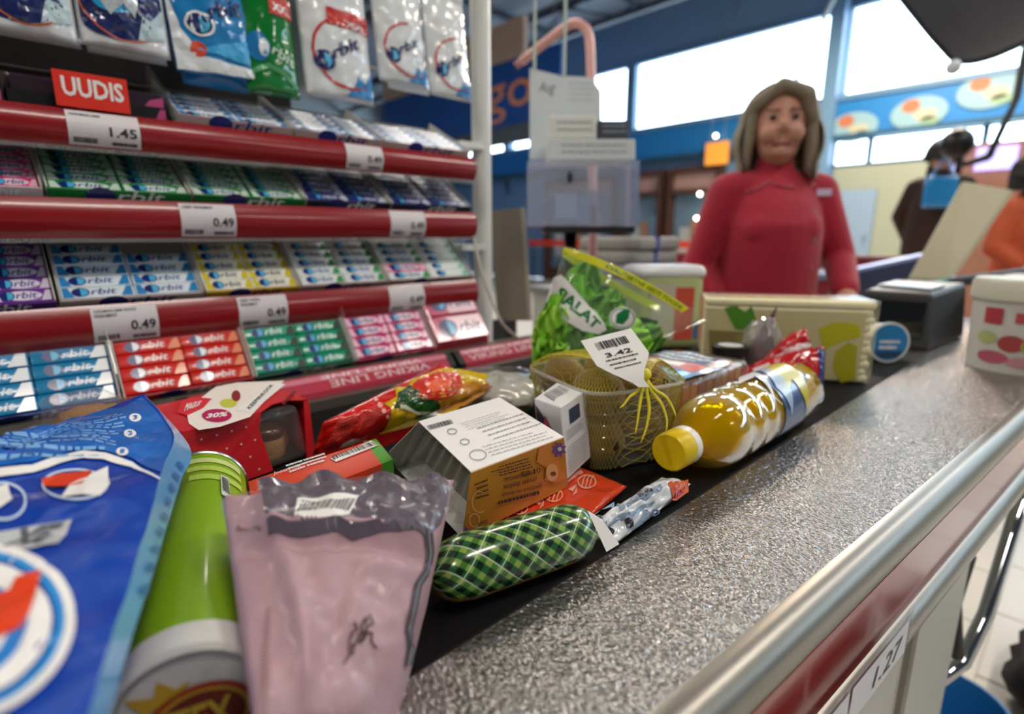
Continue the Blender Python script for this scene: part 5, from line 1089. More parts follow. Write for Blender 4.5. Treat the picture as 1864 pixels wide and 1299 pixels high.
# ---- red, white and blue crisp bag leaning behind the bottle
rb_=thing('crisp_bag',V((-.29,.83,BZ)),'red crisp bag with white flash and blue edge behind the oil bottle','crisp bag')
c10=az(1503,742,.002); c00=az(1350,722,.002); c00=V((-.335,.735,BZ+.004)); c10=V((-.252,.840,BZ+.004))
dpt=lambda p:(p-CAM).dot(V((-_sy*_cp,_cy*_cp,-_sp)))
c11=ad(1500,628,dpt(c10)+.01); c01=ad(1352,668,dpt(c00)+.05)
top,bot=pillow([c00,c10,c11,c01],.02,.02,eu=.5,ev=.4,wr=.007,ws=45,seed=31,zmin=BZ+.002)
mk('foil',bag_geo(top,bot,30,30),M('crisp_red','#b81c22',.22,coat=.6),rb_,smooth=True)
dpx('blue_edge',top,[(1492,735),(1503,735),(1502,640),(1488,632)],M('crisp_blue','#23347c',.25,coat=.5),rb_,1)
t2,b2=pillow([ad(1372,668,dpt(c00)+.04),ad(1480,640,dpt(c10)+.02),ad(1470,600,dpt(c10)+.04),ad(1440,605,dpt(c10)+.05)],.012,.012,eu=.5,ev=.5,wr=.006,ws=50,seed=33)
mk('folded_top',bag_geo(t2,b2,20,16),M('crisp_red','#b81c22',.22,coat=.6),rb_,smooth=True)
dpx('white_flash',t2,[(1384,662),(1470,622),(1476,630),(1400,668)],M('crisp_white','#d6c4c6',.3),rb_,1); dpx('white_flash',top,[(1370,672),(1400,660),(1404,672),(1376,682)],M('crisp_white','#d6c4c6',.3),rb_,1)
# ---- cream napkin pack
n0=V((-.446,.850,BZ)); n1=V((-.228,.988,BZ)); e=(n1-n0).normalized(); bk_=V((-e.y,e.x,0)); W=(n1-n0).length; H=.132
npk=thing('napkin_pack',(n0+n1)/2+bk_*.05,'cream paper napkin pack with green leaf and yellow print','napkin pack')
npt=lambda a,b,h:n0+e*a+bk_*b+Z_*h
nfold=11
for i in range(nfold):
    z0=BZ*0+.002+i*(H-.004)/nfold; zz=(H-.004)/nfold
    mk('fold',bevel(hexa([npt(.003,.002,z0),npt(W-.004-.004*(i%2),.002,z0),npt(W-.004-.004*(i%2),.10,z0),npt(.003,.10,z0)],[npt(.003,.002,z0+zz*.94),npt(W-.004-.004*(i%2),.002,z0+zz*.94),npt(W-.004-.004*(i%2),.10,z0+zz*.94),npt(.003,.10,z0+zz*.94)]),.003,2),M('napkin_cream','#e6e2c8',.7,vary=.06,vscale=30),npk,smooth=True)
Sn=lambda u,v:npt(W*u,.0005,H*v)
Pn=lambda n_,p_,c,l:dpx(n_,Sn,p_,M('nap_'+c[1:],c,.4),npk,l,.2)
decal('print_sheet',Sn,rect(.02,.04,.93,.86),M('nap_sheet','#cdc59c',.35,coat=.4),npk,0)
Pn('green_leaf',[(1318,560),(1340,556),(1356,568),(1368,556),(1376,580),(1360,602),(1338,598)],'#4f8a24',1); Pn('brown_zone',[(1290,600),(1360,604),(1372,640),(1292,650)],'#8c7a4c',1)
Pn('yellow_disc',[(1490,600),(1510,588),(1540,586),(1565,592),(1566,612),(1530,622),(1500,636)],'#b9b418',1); Pn('yellow_disc',[(1520,640),(1545,622),(1560,630),(1556,690),(1530,696),(1515,670)],'#a8a41c',1); Pn('olive_disc',[(1340,612),(1358,604),(1370,620),(1362,640),(1342,636)],'#96903a',2)
mk('clear_wrap',bevel(hexa([npt(0,-.0005,.001),npt(W,-.0005,.001),npt(W,.103,.001),npt(0,.103,.001)],[npt(0,-.0005,H),npt(W,-.0005,H),npt(W,.103,H),npt(0,.103,H)]),.003,2),film('film_wrap2','#fffdf2',.04,rough=.07,bump=.4,bscale=60),npk)
# ---- blue-lidded tub on its side
bc=ad(1618,628,1.02); bc.z=BZ+.0375; ax_=V((.70,-.70,.05)).normalized()
tb=thing('round_tub',V((bc.x,bc.y,BZ)),'round tub with blue lid lying on its side past the napkins','tub')
smooth_angle(mk('tub_wall',lathe(bc,ax_*-1,[(0,.0375),(.003,.0375),(.004,.035),(.05,.031)],36),M('tub_white','#d9dcdc',.4),tb),40)
Sx=planeS(bc,Z_.cross(ax_).normalized(),ax_.cross(Z_.cross(ax_)).normalized())
decal('lid_print',Sx,disc(0,0,.0335),M('tub_blue','#1f7cb8',.3,coat=.4),tb,1); decal('lid_text',Sx,fit(fine(2,4,.5,.2),-.018,-.012,.018,.004),WHT,tb,2); decal('lid_navy_patch',Sx,poly((-.028,-.016),(.028,-.016),(.015,-.029),(-.015,-.029)),M('tub_navy','#2a4a6c',.4),tb,2)  # navy patch across the lower part of the lid
# ---- tall white and red pack behind the lettuce
kp_=ad(1218,640,1.12); kp_.z=BZ; ee=V((.55,.835,0)).normalized(); bb_=V((-ee.y,ee.x,0))
kq=lambda a,b,h:V((kp_.x,kp_.y,BZ))+ee*a+bb_*b+Z_*h
kpk=thing('kitchen_roll_pack',kq(0,.05,0),'tall film pack with red-spotted white top and red stripe behind the lettuce','roll pack')
mk('wrapped_block',bevel(hexa([kq(-.075,0,.002),kq(.075,0,.002),kq(.075,.10,.002),kq(-.075,.10,.002)],[kq(-.073,.004,.172),kq(.073,.004,.172),kq(.073,.096,.172),kq(-.073,.096,.172)]),.022,4),M('roll_green','#b4bc84',.35,coat=.4),kpk,smooth=True)
Sk1=lambda u,v:kq(-.055+.11*u,-.0006,.025+.122*v); Sk2=lambda u,v:kq(-.055+.11*u,.02+.06*v,.1722)
decal('red_stripe',Sk1,rect(.55,0,.92,.86),M('roll_red','#c84a38',.35),kpk,1); decal('grey_stripe',Sk1,rect(.08,0,.55,.92),M('roll_grey','#c2b8aa',.4),kpk,1); decal('blue_foot',Sk1,rect(.94,0,1.05,.3),M('roll_blue','#3f6c94',.4),kpk,1)
mk('white_cap',bevel(hexa([kq(-.0755,-.0008,.145),kq(.0755,-.0008,.145),kq(.0755,.1008,.145),kq(-.0755,.1008,.145)],[kq(-.074,.003,.1735),kq(.074,.003,.1735),kq(.074,.097,.1735),kq(-.074,.097,.1735)]),.020,4),M('roll_white','#dcdcde',.3,coat=.5),kpk,smooth=True)
Sk3=lambda u,v:kq(-.055+.11*u,.004,.176) if False else kq(-.055+.11*u,.022+.056*v,.1738)
for i in range(6): decal('red_spot',Sk3,disc(.08+.17*i,.3+.4*(i%2),.07,.16,12),M('roll_spot','#d4506a',.4),kpk,1)
# ---- dark jar and produce bag between loaf and napkins
j=V((-.372,.800,BZ)); jr=thing('dark_jar',j,'small dark jar with a pale lid label between loaf and napkins','jar')
smooth_angle(mk('jar_glass',lathe(j,Z_,[(.001,.024),(.003,.027),(.05,.027),(.056,.024)],28),M('jar_dark','#2c2622',.15,coat=.6),jr),50); smooth_angle(mk('lid',lathe(j,Z_,[(.056,.026),(.068,.026),(.069,.024)],28),m_black,jr),40); smooth_angle(mk('lid_label',lathe(j,Z_,[(.0692,0),(.0692,.018)],20,cap=False),M('jar_label','#cfcfca',.4),jr))
j=V((-.300,.880,BZ)) ; j=V((-.345,.845,BZ)); pg=thing('produce_bag',j,'thin clear produce bag with a dark beetroot tip sticking up','produce bag')
mk('clear_bag',blob(j+Z_*.055,.032,.030,.052,20,14,amp=.35,fr=3,seed=5),film('film_grey','#e6e6ea',.14,rough=.1,bump=.6,bscale=80),pg,smooth=True)
mk('beetroot',tube([j+Z_*.02,j+Z_*.045,j+Z_*.08+ee*.006,j+Z_*.105+ee*.012,j+Z_*.125+ee*.02],[.020,.024,.012,.005,.001],12),M('beet_skin','#4a2028',.6),pg,smooth=True)
# ================================================================ PEOPLE
def capsule(a,b,ra_,rb2,n=10,m=6):
    a,b=V(a),V(b); L_=(b-a).length; prof=[(-ra_*math.cos(pi/2*i/m),ra_*math.sin(pi/2*i/m)) for i in range(m)]+[(0,ra_),(L_,rb2)]+[(L_+rb2*math.sin(pi/2*i/m),rb2*math.cos(pi/2*i/m)) for i in range(1,m+1)]
    return lathe(a,b-a,prof,n)
def loft(W,secs,n=24):
    vs_=[];fs=[]
    for (z,rx,ry,yo) in secs:
        for i in range(n): a=2*pi*i/n; vs_.append(W(rx*math.cos(a),yo+ry*math.sin(a),z))
    for j in range(len(secs)-1):
        for i in range(n): fs.append((j*n+i,j*n+(i+1)%n,(j+1)*n+(i+1)%n,(j+1)*n+i))
    fs.append(tuple(range(n-1,-1,-1))); fs.append(tuple((len(secs)-1)*n+i for i in range(n))); return vs_,fs
def fuse(parts,voxel,smooth_it=3):
    g=join(*parts); me=bpy.data.meshes.new('f'); me.from_pydata([tuple(v) for v in g[0]],[],g[1]); o=bpy.data.objects.new('f',me); C.objects.link(o)
    m=o.modifiers.new('r','REMESH'); m.mode='VOXEL'; m.voxel_size=voxel
    s=o.modifiers.new('s','SMOOTH'); s.iterations=smooth_it; s.factor=.5
    e=bpy.data.meshes.new_from_object(o.evaluated_get(bpy.context.evaluated_depsgraph_get()))
    r=([v.co.copy() for v in e.vertices],[tuple(p.vertices) for p in e.polygons]); bpy.data.objects.remove(o); bpy.data.meshes.remove(e); return r
def person(pos,face,H,label,skin,jacket,trous,hairc,wrist_l,wrist_r,elb_l,elb_r,voxel=.012,detail=False,hairlen=.24,stout=1.,turn=0.,hs=1.0):
    """built standing at pos, front towards direction face (2D angle); proportions scale with H"""
    k=H/1.6; c,s=math.cos(face),math.sin(face)
    def W(x,y,z,hd=0):    # x to the viewer's right when the figure faces the viewer, y forward, z up
        fx,fy=c,s; rx,ry=-s,c
        if hd:
            x*=hs; y*=hs; z=1.43+(z-1.445)*hs
            cc,ss=math.cos(face+turn),math.sin(face+turn); fx,fy,rx,ry=cc,ss,-ss,cc
        return V((pos[0]+(rx*x+fx*y)*k,pos[1]+(ry*x+fy*y)*k,z*k))
    rot=Matrix(((-s,c,0),(c,s,0),(0,0,1))); cc,ss=math.cos(face+turn),math.sin(face+turn); hrot=Matrix(((-ss,cc,0),(cc,ss,0),(0,0,1)))
    E_=lambda p,r,hd=0,n=16,m=12:blob(W(*p,hd),*[q*k*(hs if hd else 1) for q in r],n,m,hrot if hd else rot)
    Cp=lambda a,b,r0,r1,hd=0:capsule(W(*a,hd),W(*b,hd),r0*k,r1*k,12)
    st=stout
    arms=[((-.165,0,1.255),elb_l,wrist_l),((.165,0,1.255),elb_r,wrist_r)]
    body=[E_((0,0,1.485),(.074,.090,.108),1,20,16),E_((0,.018,1.43),(.058,.070,.065),1),Cp((0,-.012,1.28),(0,0,1.42),.052,.050,1),E_((0,0,1.13),(.14*st,.095*st,.13)),E_((0,0,1.0),(.145*st,.105*st,.16)),E_((0,0,.88),(.155*st,.11*st,.12)),Cp((-.12,0,1.25),(.12,0,1.25),.045,.045)]
    if detail: body+=[E_((0,.092,1.475),(.013,.018,.016),1),Cp((0,.082,1.505),(0,.093,1.475),.008,.012,1),E_((-.075,-.01,1.475),(.012,.02,.03),1),E_((.075,-.01,1.475),(.012,.02,.03),1),E_((-.032,.068,1.455),(.03,.03,.03),1),E_((.032,.068,1.455),(.03,.03,.03),1),E_((0,.07,1.405),(.03,.025,.022),1)]
    for sd,(a,e,w_) in zip((-1,1),arms):
        body+=[Cp(a,e,.046,.036),Cp(e,w_,.036,.026)]
        e_,wv=V(e),V(w_); d=(wv-e_).normalized(); hand=wv+d*.045; sdv=V((1,0,0)); up=d.cross(sdv).normalized(); sdv=up.cross(d).normalized()
        body.append(Cp(wv,hand+d*.01,.026,.034))
        for q in range(4):
            o=sdv*((q-1.5)*.019); f0=hand+d*.02+o; f1=f0+d*(.034+.006*(1-abs(q-1.3)))-up*.004; f2=f1+d*.022-up*.016
            body+=[Cp(f0,f1,.0095,.0088),Cp(f1,f2,.0088,.0075)]
        t0=wv+d*.025-sdv*sd*.022; body+=[Cp(t0,t0+d*.03-sdv*sd*.022,.011,.0095),Cp(t0+d*.03-sdv*sd*.022,t0+d*.055-sdv*sd*.022-up*.006,.0095,.008)]
    for sd in (-1,1): body+=[Cp((.085*sd,0,.86),(.085*sd,.01,.47),.085*st,.055),Cp((.085*sd,.01,.47),(.085*sd,-.01,.09),.052,.036),Cp((.085*sd,-.02,.05),(.09*sd,.13,.035),.04,.034)]
    o=mk('person',fuse(body,voxel,2),skin,base=(pos[0],pos[1],0),smooth=True); tag(o,label,'person')
    jk=[loft(W,[(.72,.165*st,.125*st,.0),(.76,.178*st,.135*st,.005),(.86,.180*st,.142*st,.012),(.96,.176*st,.142*st,.018),(1.06,.172*st,.142*st,.024),(1.14,.168*st,.140*st,.026),(1.21,.160,.118,.012),(1.27,.140,.090,.0),(1.31,.095,.072,-.008),(1.34,.066,.062,-.008),(1.375,.062,.058,-.004)]),Cp((-.135,-.004,1.265),(.135,-.004,1.265),.066,.066),E_((-.065,.10,1.12),(.075,.055,.07)),E_((.065,.10,1.12),(.075,.055,.07))]
    for a,e,w_ in arms: jk+=[Cp(a,e,.066,.056),Cp(e,V(e).lerp(V(w_),.9),.056,.044)]
    j=mk('jacket',fuse(jk,voxel,3),jacket,o,smooth=True)
    tr=[]
    for sd in (-1,1): tr+=[Cp((.085*sd,0,.84),(.085*sd,.01,.47),.10*st,.07),Cp((.085*sd,.01,.47),(.085*sd,-.01,.12),.068,.055)]
    mk('trousers',fuse(tr+[E_((0,0,.83),(.17*st,.125*st,.09))],voxel,2),trous,o,smooth=True)
    for sd in (-1,1): mk('shoe',fuse([Cp((.085*sd,-.03,.045),(.09*sd,.15,.04),.045,.040)],voxel,1),m_black,o,smooth=True)
    # hair: a cap with sides down to the shoulders, open at the face
    def Hs(u,v):
        a=R(-114)+R(228)*u   # around the back of the head; 0 = straight back
        lat=min(v/.5,1)**.9*pi/2; dd=max(0,v-.5)/.5; drop=dd*hairlen; side=abs(math.sin(a))
        rx=.100+.022*math.sin(pi*min(1,dd*1.1+.15))*side+.010*dd; ry=.112+.012*dd
        x=math.sin(a)*math.sin(lat)*rx; y=-math.cos(a)*math.sin(lat)*ry-.004+.018*dd*(a!=0)*side; z=1.498+.116*math.cos(lat)-drop
        f=1+.05*math.sin(30*a)*min(1,v*2)*.5+.05*nz((x*3,y*3,z*1.2),7,3); return W(x*f,y*f,z,1)
    outer=grid(Hs,60,34); cen_=W(0,0,1.48,1)
    inner=([p+(V((cen_.x,cen_.y,p.z))-p)*.12-Z_*.003 for p in outer[0]],[tuple(reversed(f)) for f in outer[1]])
    mk('hair',join(outer,inner),hairc,o,smooth=True)
    mk('fringe',fuse([Cp((-.070,.050,1.545),(-.01,.074,1.590),.026,.020,1),Cp((-.01,.074,1.590),(.060,.056,1.565),.020,.024,1),Cp((.060,.062,1.560),(.082,.045,1.50),.026,.022,1),Cp((-.078,.035,1.54),(-.094,.024,1.37),.022,.024,1),Cp((.080,.035,1.53),(.096,.024,1.36),.022,.026,1)],voxel*.8,3),hairc,o,smooth=True)
    return o,j,W,k
m_skin=M('skin_light','#b98570',.5); m_jred=M('jacket_red','#a30f2c',.75,bump=.25,bscale=160,vary=.12,vscale=14,sheen=.2); m_hair=M('hair_ash','#857a68',.55,vary=.35,vscale=30,bump=.3,bscale=250); m_trs=M('trousers_black','#17181c',.8)
hp=ad(1418,230,1.80); Hh=(ad(1420,165,1.80).z)
fc=math.atan2(-hp.y,-hp.x)
cash,jk_,Wc,kc_=person((hp.x,hp.y),fc+R(24),Hh,'cashier in a red jacket with shoulder-length ash hair standing behind the counter',m_skin,m_jred,m_trs,m_hair,(-.20,.13,.80),(.19,.20,.915),(-.245,-.02,.99),(.25,.03,1.02),voxel=.0075,detail=True,hairlen=.165,stout=1.0,turn=R(-16),hs=1.16)
m_eye=M('eye_dark','#2a211e',.3); m_lip=M('lips','#8e4048',.5)
for sx in (-1,1):
    mk('eye',blob(Wc(.030*sx,.083,1.497,1),.0115,.0115,.0065,10,8),m_eye,cash,smooth=True)
    mk('eyebrow',capsule(Wc(.014*sx,.092,1.516,1),Wc(.046*sx,.080,1.518,1),.0035,.003,6),M('brow','#4a3a32',.6),cash)
mk('mouth',capsule(Wc(-.022,.088,1.424,1),Wc(.022,.088,1.424,1),.006,.006,8),m_lip,cash,smooth=True)
# jacket details, laid on the jacket surface by casting towards it
from mathutils.bvhtree import BVHTree
bv=BVHTree.FromPolygons([v.co+ORG[jk_] for v in jk_.data.vertices],[tuple(p.vertices) for p in jk_.data.polygons])
def hit(x,y):
    d=ray(x,y).normalized(); h_=bv.ray_cast(CAM,d); return (h_[0],h_[1]) if h_[0] is not None else (ad(x,y,1.7),-d)
for (x,y) in ((1483,385),(1482,437),(1478,488),(1480,335)):
    p,n_=hit(x,y); mk('button',lathe(p,n_,[(0,.007),(.003,.006)],10),M('button','#a8746a',.3),jk_)
for pts in ([(1358,352),(1375,345),(1390,338),(1402,330)],[(1408,336),(1425,340),(1444,342)]):
    mk('piping',tube([hit(*p)[0]+hit(*p)[1]*.003 for p in pts],.004,6),M('piping','#a85a62',.6),jk_)
p,n_=hit(1500,350); s_,t_=frame_of(n_); mk('name_badge',obox(p,s_,t_,n_,.045,.022,.003),M('badge','#cdbfd6',.3),jk_)
# shoppers beyond
hp=ad(1722,262,4.5); person((hp.x,hp.y),math.atan2(-hp.y,-hp.x)+R(150),hp.z+.06,'shopper in a dark brown coat seen from behind near the cream wall',M('skin_b','#b98a74',.5),M('coat_brown','#2c1b16',.85,vary=.2),m_trs,M('hair_black','#15110f',.6),(-.2,.05,.82),(.22,.1,.86),(-.24,0,1.05),(.25,0,1.05),voxel=.014,hairlen=.05,stout=1.1)
tb_=ad(1712,345,4.36); tg=thing('shoulder_bag',V((tb_.x,tb_.y,tb_.z-.14)),'bright blue shoulder bag carried by the shopper in brown','bag')
mk('bag_body',bevel(obox(V((tb_.x,tb_.y,tb_.z-.14)),V((.68,.73,0)),V((-.73,.68,0)),Z_,.24,.07,.24),.02,3),M('bag_blue','#20358c',.6),tg,smooth=True); mk('strap',tube([tb_+Z_*.1+V((-.06,-.06,0)),tb_+Z_*.26,tb_+Z_*.1+V((.06,.06,0))],.012,6),M('bag_blue','#20358c',.6),tg)
hp=ad(1890,300,2.9); person((hp.x,hp.y),math.atan2(-hp.y,-hp.x)+R(60),hp.z+.08,'shopper in an orange and dark top at the next till',M('skin_b','#b98a74',.5),M('top_orange','#b8502c',.7,vary=.3,vscale=6),m_trs,M('hair_black','#15110f',.6),(-.2,.12,.95),(.2,.12,.95),(-.24,0,1.05),(.25,0,1.05),voxel=.014,hairlen=.1)
# ================================================================ TILL AND BACKGROUND THINGS
m_beige=M('beige_plastic','#b3ae93',.5); m_dk=M('till_dark','#2e2f30',.45)
# white tub with fruit print on the ledge
q=az(1856,670,.004); tu=thing('white_tub',q,'white lidded plastic tub with red and green fruit print on the steel ledge','tub')
Rr=.082
smooth_angle(mk('tub_wall',lathe(q,Z_,[(0,Rr*.90),(.004,Rr*.92),(.122,Rr*.97),(.126,Rr*.97)],48),M('tub_white2','#d5d2c8',.4),tu),40)
smooth_angle(mk('lid',lathe(q,Z_,[(.120,Rr*1.0),(.122,Rr*1.03),(.150,Rr*1.03),(.156,Rr*.98),(.157,Rr*.5),(.157,0)],48),M('tub_lid','#d2d0bc',.4),tu),40)
def Su(u,v): a=math.atan2(-q.y,-q.x)+R(150)*(u-.5); rr=Rr*(.925+.045*v)+.0003; return V((q.x+rr*math.cos(a),q.y+rr*math.sin(a),BZ+.010+.108*v))
for n_,sh,c in (('red_patch',rect(.20,.70,.34,.95),'#b8404a'),('red_patch',rect(.42,.74,.60,.90),'#c05058'),('green_patch',disc(.24,.48,.08,.10),'#b4bc7c'),('fruit_patch',disc(.42,.42,.09,.13),'#a84444'),('green_patch',disc(.56,.40,.08,.14),'#a3ae54'),('pink_patch',disc(.30,.18,.12,.10),'#b8586a'),('pink_patch',disc(.52,.14,.12,.09),'#c48a90')): decal(n_,Su,sh,M('tubp_'+c[1:],c,.4),tu,1,L=.05)
# scanner housing with papers and a green marker
sc=V((-.25,1.46,BZ+.004)); 
sn=thing('scanner_housing',sc,'dark grey scanner housing standing across the end of the belt','scanner')
mk('housing',bevel(hexa([V((-.36,1.34,BZ+.0045)),V((-.22,1.34,BZ+.0045)),V((-.20,1.60,BZ+.0045)),V((-.36,1.60,BZ+.0045))],[V((-.35,1.36,BZ+.118)),V((-.23,1.36,BZ+.118)),V((-.21,1.59,BZ+.128)),V((-.35,1.59,BZ+.128))]),.008,2),m_dk,sn)
mk('scan_glass',prism([V((-.345,1.345,BZ+.03)),V((-.235,1.345,BZ+.03)),V((-.235,1.358,BZ+.10)),V((-.345,1.358,BZ+.10))],Y_*-.006),M('scan_glass','#0a0c10',.05),sn)
tag(mk('paper_slips',prism([V((-.34,1.42,BZ+.123)),V((-.24,1.39,BZ+.122)),V((-.23,1.48,BZ+.125)),V((-.33,1.51,BZ+.126))],Z_*.004),M('paper_blue','#c3d2e4',.5),base=(-.3,1.43,BZ+.138)),'pale paper slips lying on the scanner housing','paper')
gm0=ad(1655,528,1.62); gm1=ad(1742,508,1.72)
mkr=thing('marker_pen',V(((gm0+gm1)/2)),'thick green marker pen with white end lying on the till shelf','marker')
smooth_angle(mk('barrel',lathe(gm0,gm1-gm0,[(0,.010),(.002,.013),((gm1-gm0).length*.82,.013),((gm1-gm0).length*.84,.010)],14),M('marker_green','#0f6a50',.4),mkr),40); smooth_angle(mk('cap',lathe(gm0+(gm1-gm0)*.82,gm1-gm0,[(0,.0135),(.03,.0125),(.032,.008)],14),M('marker_white','#c9c6d6',.4),mkr),40)
# till shelf and black opening
sh0=thing('till_shelf',V((-.1,1.75,BZ+.004)),'cream till shelf with black open bay under it','shelf unit')
mk('shelf_board',box(-.195,1.66,BZ+.112,.05,1.98,BZ+.130),M('shelf_cream','#bdb494',.5),sh0); mk('bay_back',box(-.195,1.96,BZ+.005,.05,1.98,BZ+.112),m_black,sh0); mk('bay_side',box(-.195,1.66,BZ+.005,-.18,1.96,BZ+.112),m_black,sh0); mk('bay_side',box(.035,1.66,BZ+.005,.05,1.96,BZ+.112),m_black,sh0); mk('bay_floor',box(-.18,1.66,BZ+.0045,.035,1.96,BZ+.009),m_black,sh0)
mk('diagonal_stay',tube([V((-.18,1.655,BZ+.105)),V((.02,1.655,BZ+.03))],.006,6),m_beige,sh0)
# monitor seen from behind, leaning
mt0=thing('till_monitor',V((-.10,1.80,BZ+.130)),'beige till monitor seen from behind, leaning back on its arm','monitor')
c_=[ad(1652,508,1.86),ad(1728,512,1.80),ad(1846,345,1.86),ad(1752,328,1.92)]
nn_=(c_[1]-c_[0]).cross(c_[3]-c_[0]).normalized()
if nn_.dot(CAM-c_[0])>0: nn_=-nn_
mk('back_shell',bevel(prism(c_,nn_*.05),.008,2),m_beige,mt0); ce=sum(c_,V((0,0,0)))/4
mk('screen',prism([ce+(p-ce)*.86+nn_*.0505 for p in c_],nn_*.002),M('screen_dark','#1d242c',.1),mt0)
lm=(c_[0]+c_[1])/2+nn_*.03; mk('arm',tube([lm+Z_*.02,lm,V((-.10,1.80,BZ+.15)),V((-.10,1.80,BZ+.131))],.016,10),m_dk,mt0); mk('foot',lathe((-.10,1.80,BZ+.1305),Z_,[(0,.07),(.008,.07),(.012,.05)],24),m_dk,mt0)
for (x,y) in ((1730,400),(1712,455)): p=c_[0].lerp(c_[3],.6 if y<420 else .28).lerp(c_[1].lerp(c_[2],.6 if y<420 else .28),.35); s_,t_=frame_of(-nn_); mk('vent',obox(p,s_,t_,-nn_,.03,.012,.0015),m_dk,mt0)
# neighbour checkout
nc=thing('neighbour_counter',V((-1.6,3.6,0)),'next checkout with red front and blue-grey steel top behind the cashier','counter')
mk('body',box(-2.6,3.3,.0,-.70,3.95,.80),M('counter_red','#8c1a2a',.4),nc); mk('steel_top',box(-2.62,3.27,.80,-.68,3.98,.83),M('steel_blue','#8e9cb4',.25,metal=.7),nc); mk('raised_edge',box(-2.62,3.9,.83,-.68,3.98,.90),M('counter_red','#8c1a2a',.4),nc); mk('edge_trim',box(-2.62,3.9,.90,-.68,3.98,.915),M('trim_tan','#b9907c',.4),nc)
bt_=thing('belt_side_panel',V((-.75,2.75,0)),'dark blue sloping side panel beside the cashier','panel')
pA,pB=ad(1522,512,2.3),ad(1690,488,2.42); mk('panel',prism([pA-Z_*.09,pB-Z_*.06,pB+Z_*.05,pA+Z_*.02],V((-.03,.03,0))),M('panel_navy','#262c4c',.4),bt_); mk('top_edge',prism([pA+Z_*.02,pB+Z_*.05,pB+Z_*.065,pA+Z_*.035],V((-.035,.035,0))),M('edge_lilac','#9aa3cf',.3,metal=.4),bt_)
for p in (pA,pB): mk('leg',box(p.x-.03,p.y,0,p.x,p.y+.03,p.z-.05),m_dk,bt_)
# dark hanging hood
hd=thing('hanging_hood',ad(1800,100,1.75),'dark hanging canopy hood above the till','canopy')
pg_=[ad(1618,-20,1.75),ad(1690,70,1.75),ad(1733,117,1.75),ad(1768,120,1.75),ad(1812,108,1.75),ad(1880,78,1.75),ad(2010,20,1.75),ad(2010,-160,1.75),ad(1640,-160,1.75)]
mk('shell',bevel(prism(pg_,ray(1765,30)*.28),.02,2),M('hood_dark','#2a2a30',.3,vary=.5,vscale=6),hd); 
for p in ((pg_[0]+pg_[8])/2+ray(1765,30)*.14+Z_*.02,(pg_[6]+pg_[7])/2+ray(1765,30)*.14+Z_*.02,(pg_[7]+pg_[8])/2+ray(1765,30)*.14): mk('hanger',tube([p,V((p.x,p.y,5.3))],.012,6),m_alu,hd)
mk('glint_ball',blob(ad(1736,122,1.74),.022,.022,.022,14,10),M('glint_white','#d9e2ea',.2),hd,smooth=True)  # small white ball put in for a lamp glint at the hood's edge
# spotlight on an arm and lilac-lit shop sign
sg=ay(1770,295,6.5); ls=thing('lit_sign',V((sg.x,6.5,0)),'orange-pink kiosk with lilac lit sign panels past the cream wall','kiosk')
xa_,xb_=ay(1692,300,6.5).x,ay(1900,300,6.5).x; z0_,z1_=ay(1770,330,6.5).z,ay(1770,262,6.5).z
mk('kiosk_body',box(xa_,6.5,0,xb_,7.0,z1_),M('kiosk_peach','#c9937c',.5),ls)
for a,b in ((1700,1742),(1775,1850)): p,q_=ay(a,296,6.48),ay(b,296,6.48); mk('lit_panel',box(p.x,6.46,p.z-.07,q_.x,6.499,p.z+.12),M('lit_lilac','#c9c0ff',.4,emit=1.6,ecol='#b8b4ff'),ls)
sp=ad(1742,262,3.2); spt=thing('spot_lamp',sp,'black ball spotlight on a dark arm near the kiosk','spotlight')
mk('ball',blob(sp,.085,.085,.085,20,14),m_black,spt,smooth=True); mk('arm',tube([sp,ad(1752,300,3.2),ad(1800,285,3.1)],.022,8),m_black,spt,smooth=True); mk('pole',tube([ad(1800,285,3.1),ad(1850,180,3.1),V((ad(1850,180,3.1).x,ad(1850,180,3.1).y,5.3))],.02,8),m_dk,spt,smooth=True)
# ---- donation box stand
T=1.32; dc=ad(1060,355,T)
ds=thing('donation_box',V((dc.x,dc.y,BZ)),'clear acrylic donation box on a black stand with white card boxes','donation box')
fr_=V((_cy,_sy,0)); bk2=V((-_sy,_cy,0)); P_=lambda x,y,b=0:ad(x,y,T)+bk2*b
def fbox(x0,y0,x1,y1,d,b=0):
    a,b_,c,d_=P_(x0,y1,b),P_(x1,y1,b),P_(x1,y0,b),P_(x0,y0,b); return prism([a,b_,c,d_],bk2*d)
m_acr=film('acrylic','#f4f7ff',.24,bcol='#dfe4f0',rough=.05)
mk('acrylic_box',bevel(fbox(960,292,1160,412,.16),.004,2),m_acr,ds); mk('inner_tray',fbox(985,345,1115,408,.10,.02),film('acrylic2','#dfe8f6',.25,bcol='#b9c4d6'),ds); mk('keyhole',blob(P_(1037,322,-.004),.008,.004,.014,10,8),m_dk,ds)
for (x0,y0,x1,y1,c) in ((990,362,1010,405,'#5a5f66'),(1014,350,1055,396,'#c9ccda'),(1058,352,1078,408,'#8fa8c8'),(1080,370,1092,408,'#3c3c44')): mk('coin_slot_card',fbox(x0,y0,x1,y1,.01,.05),M('dcard_'+c[1:],c,.5),ds)
mk('base_plate',bevel(fbox(990,412,1158,424,.15,.005),.003,1),m_black,ds)
pc=P_(1045,424,.08); mk('post',tube([V((pc.x,pc.y,BZ+.004)),pc],.016,12),m_black,ds,smooth=True); mk('foot',lathe((pc.x,pc.y,BZ+.0035),Z_,[(0,.09),(.008,.09),(.012,.07)],28),m_black,ds)
mk('side_cap',fbox(1148,292,1165,412,.16),film('acrylic2','#dfe8f6',.25,bcol='#b9c4d6'),ds)
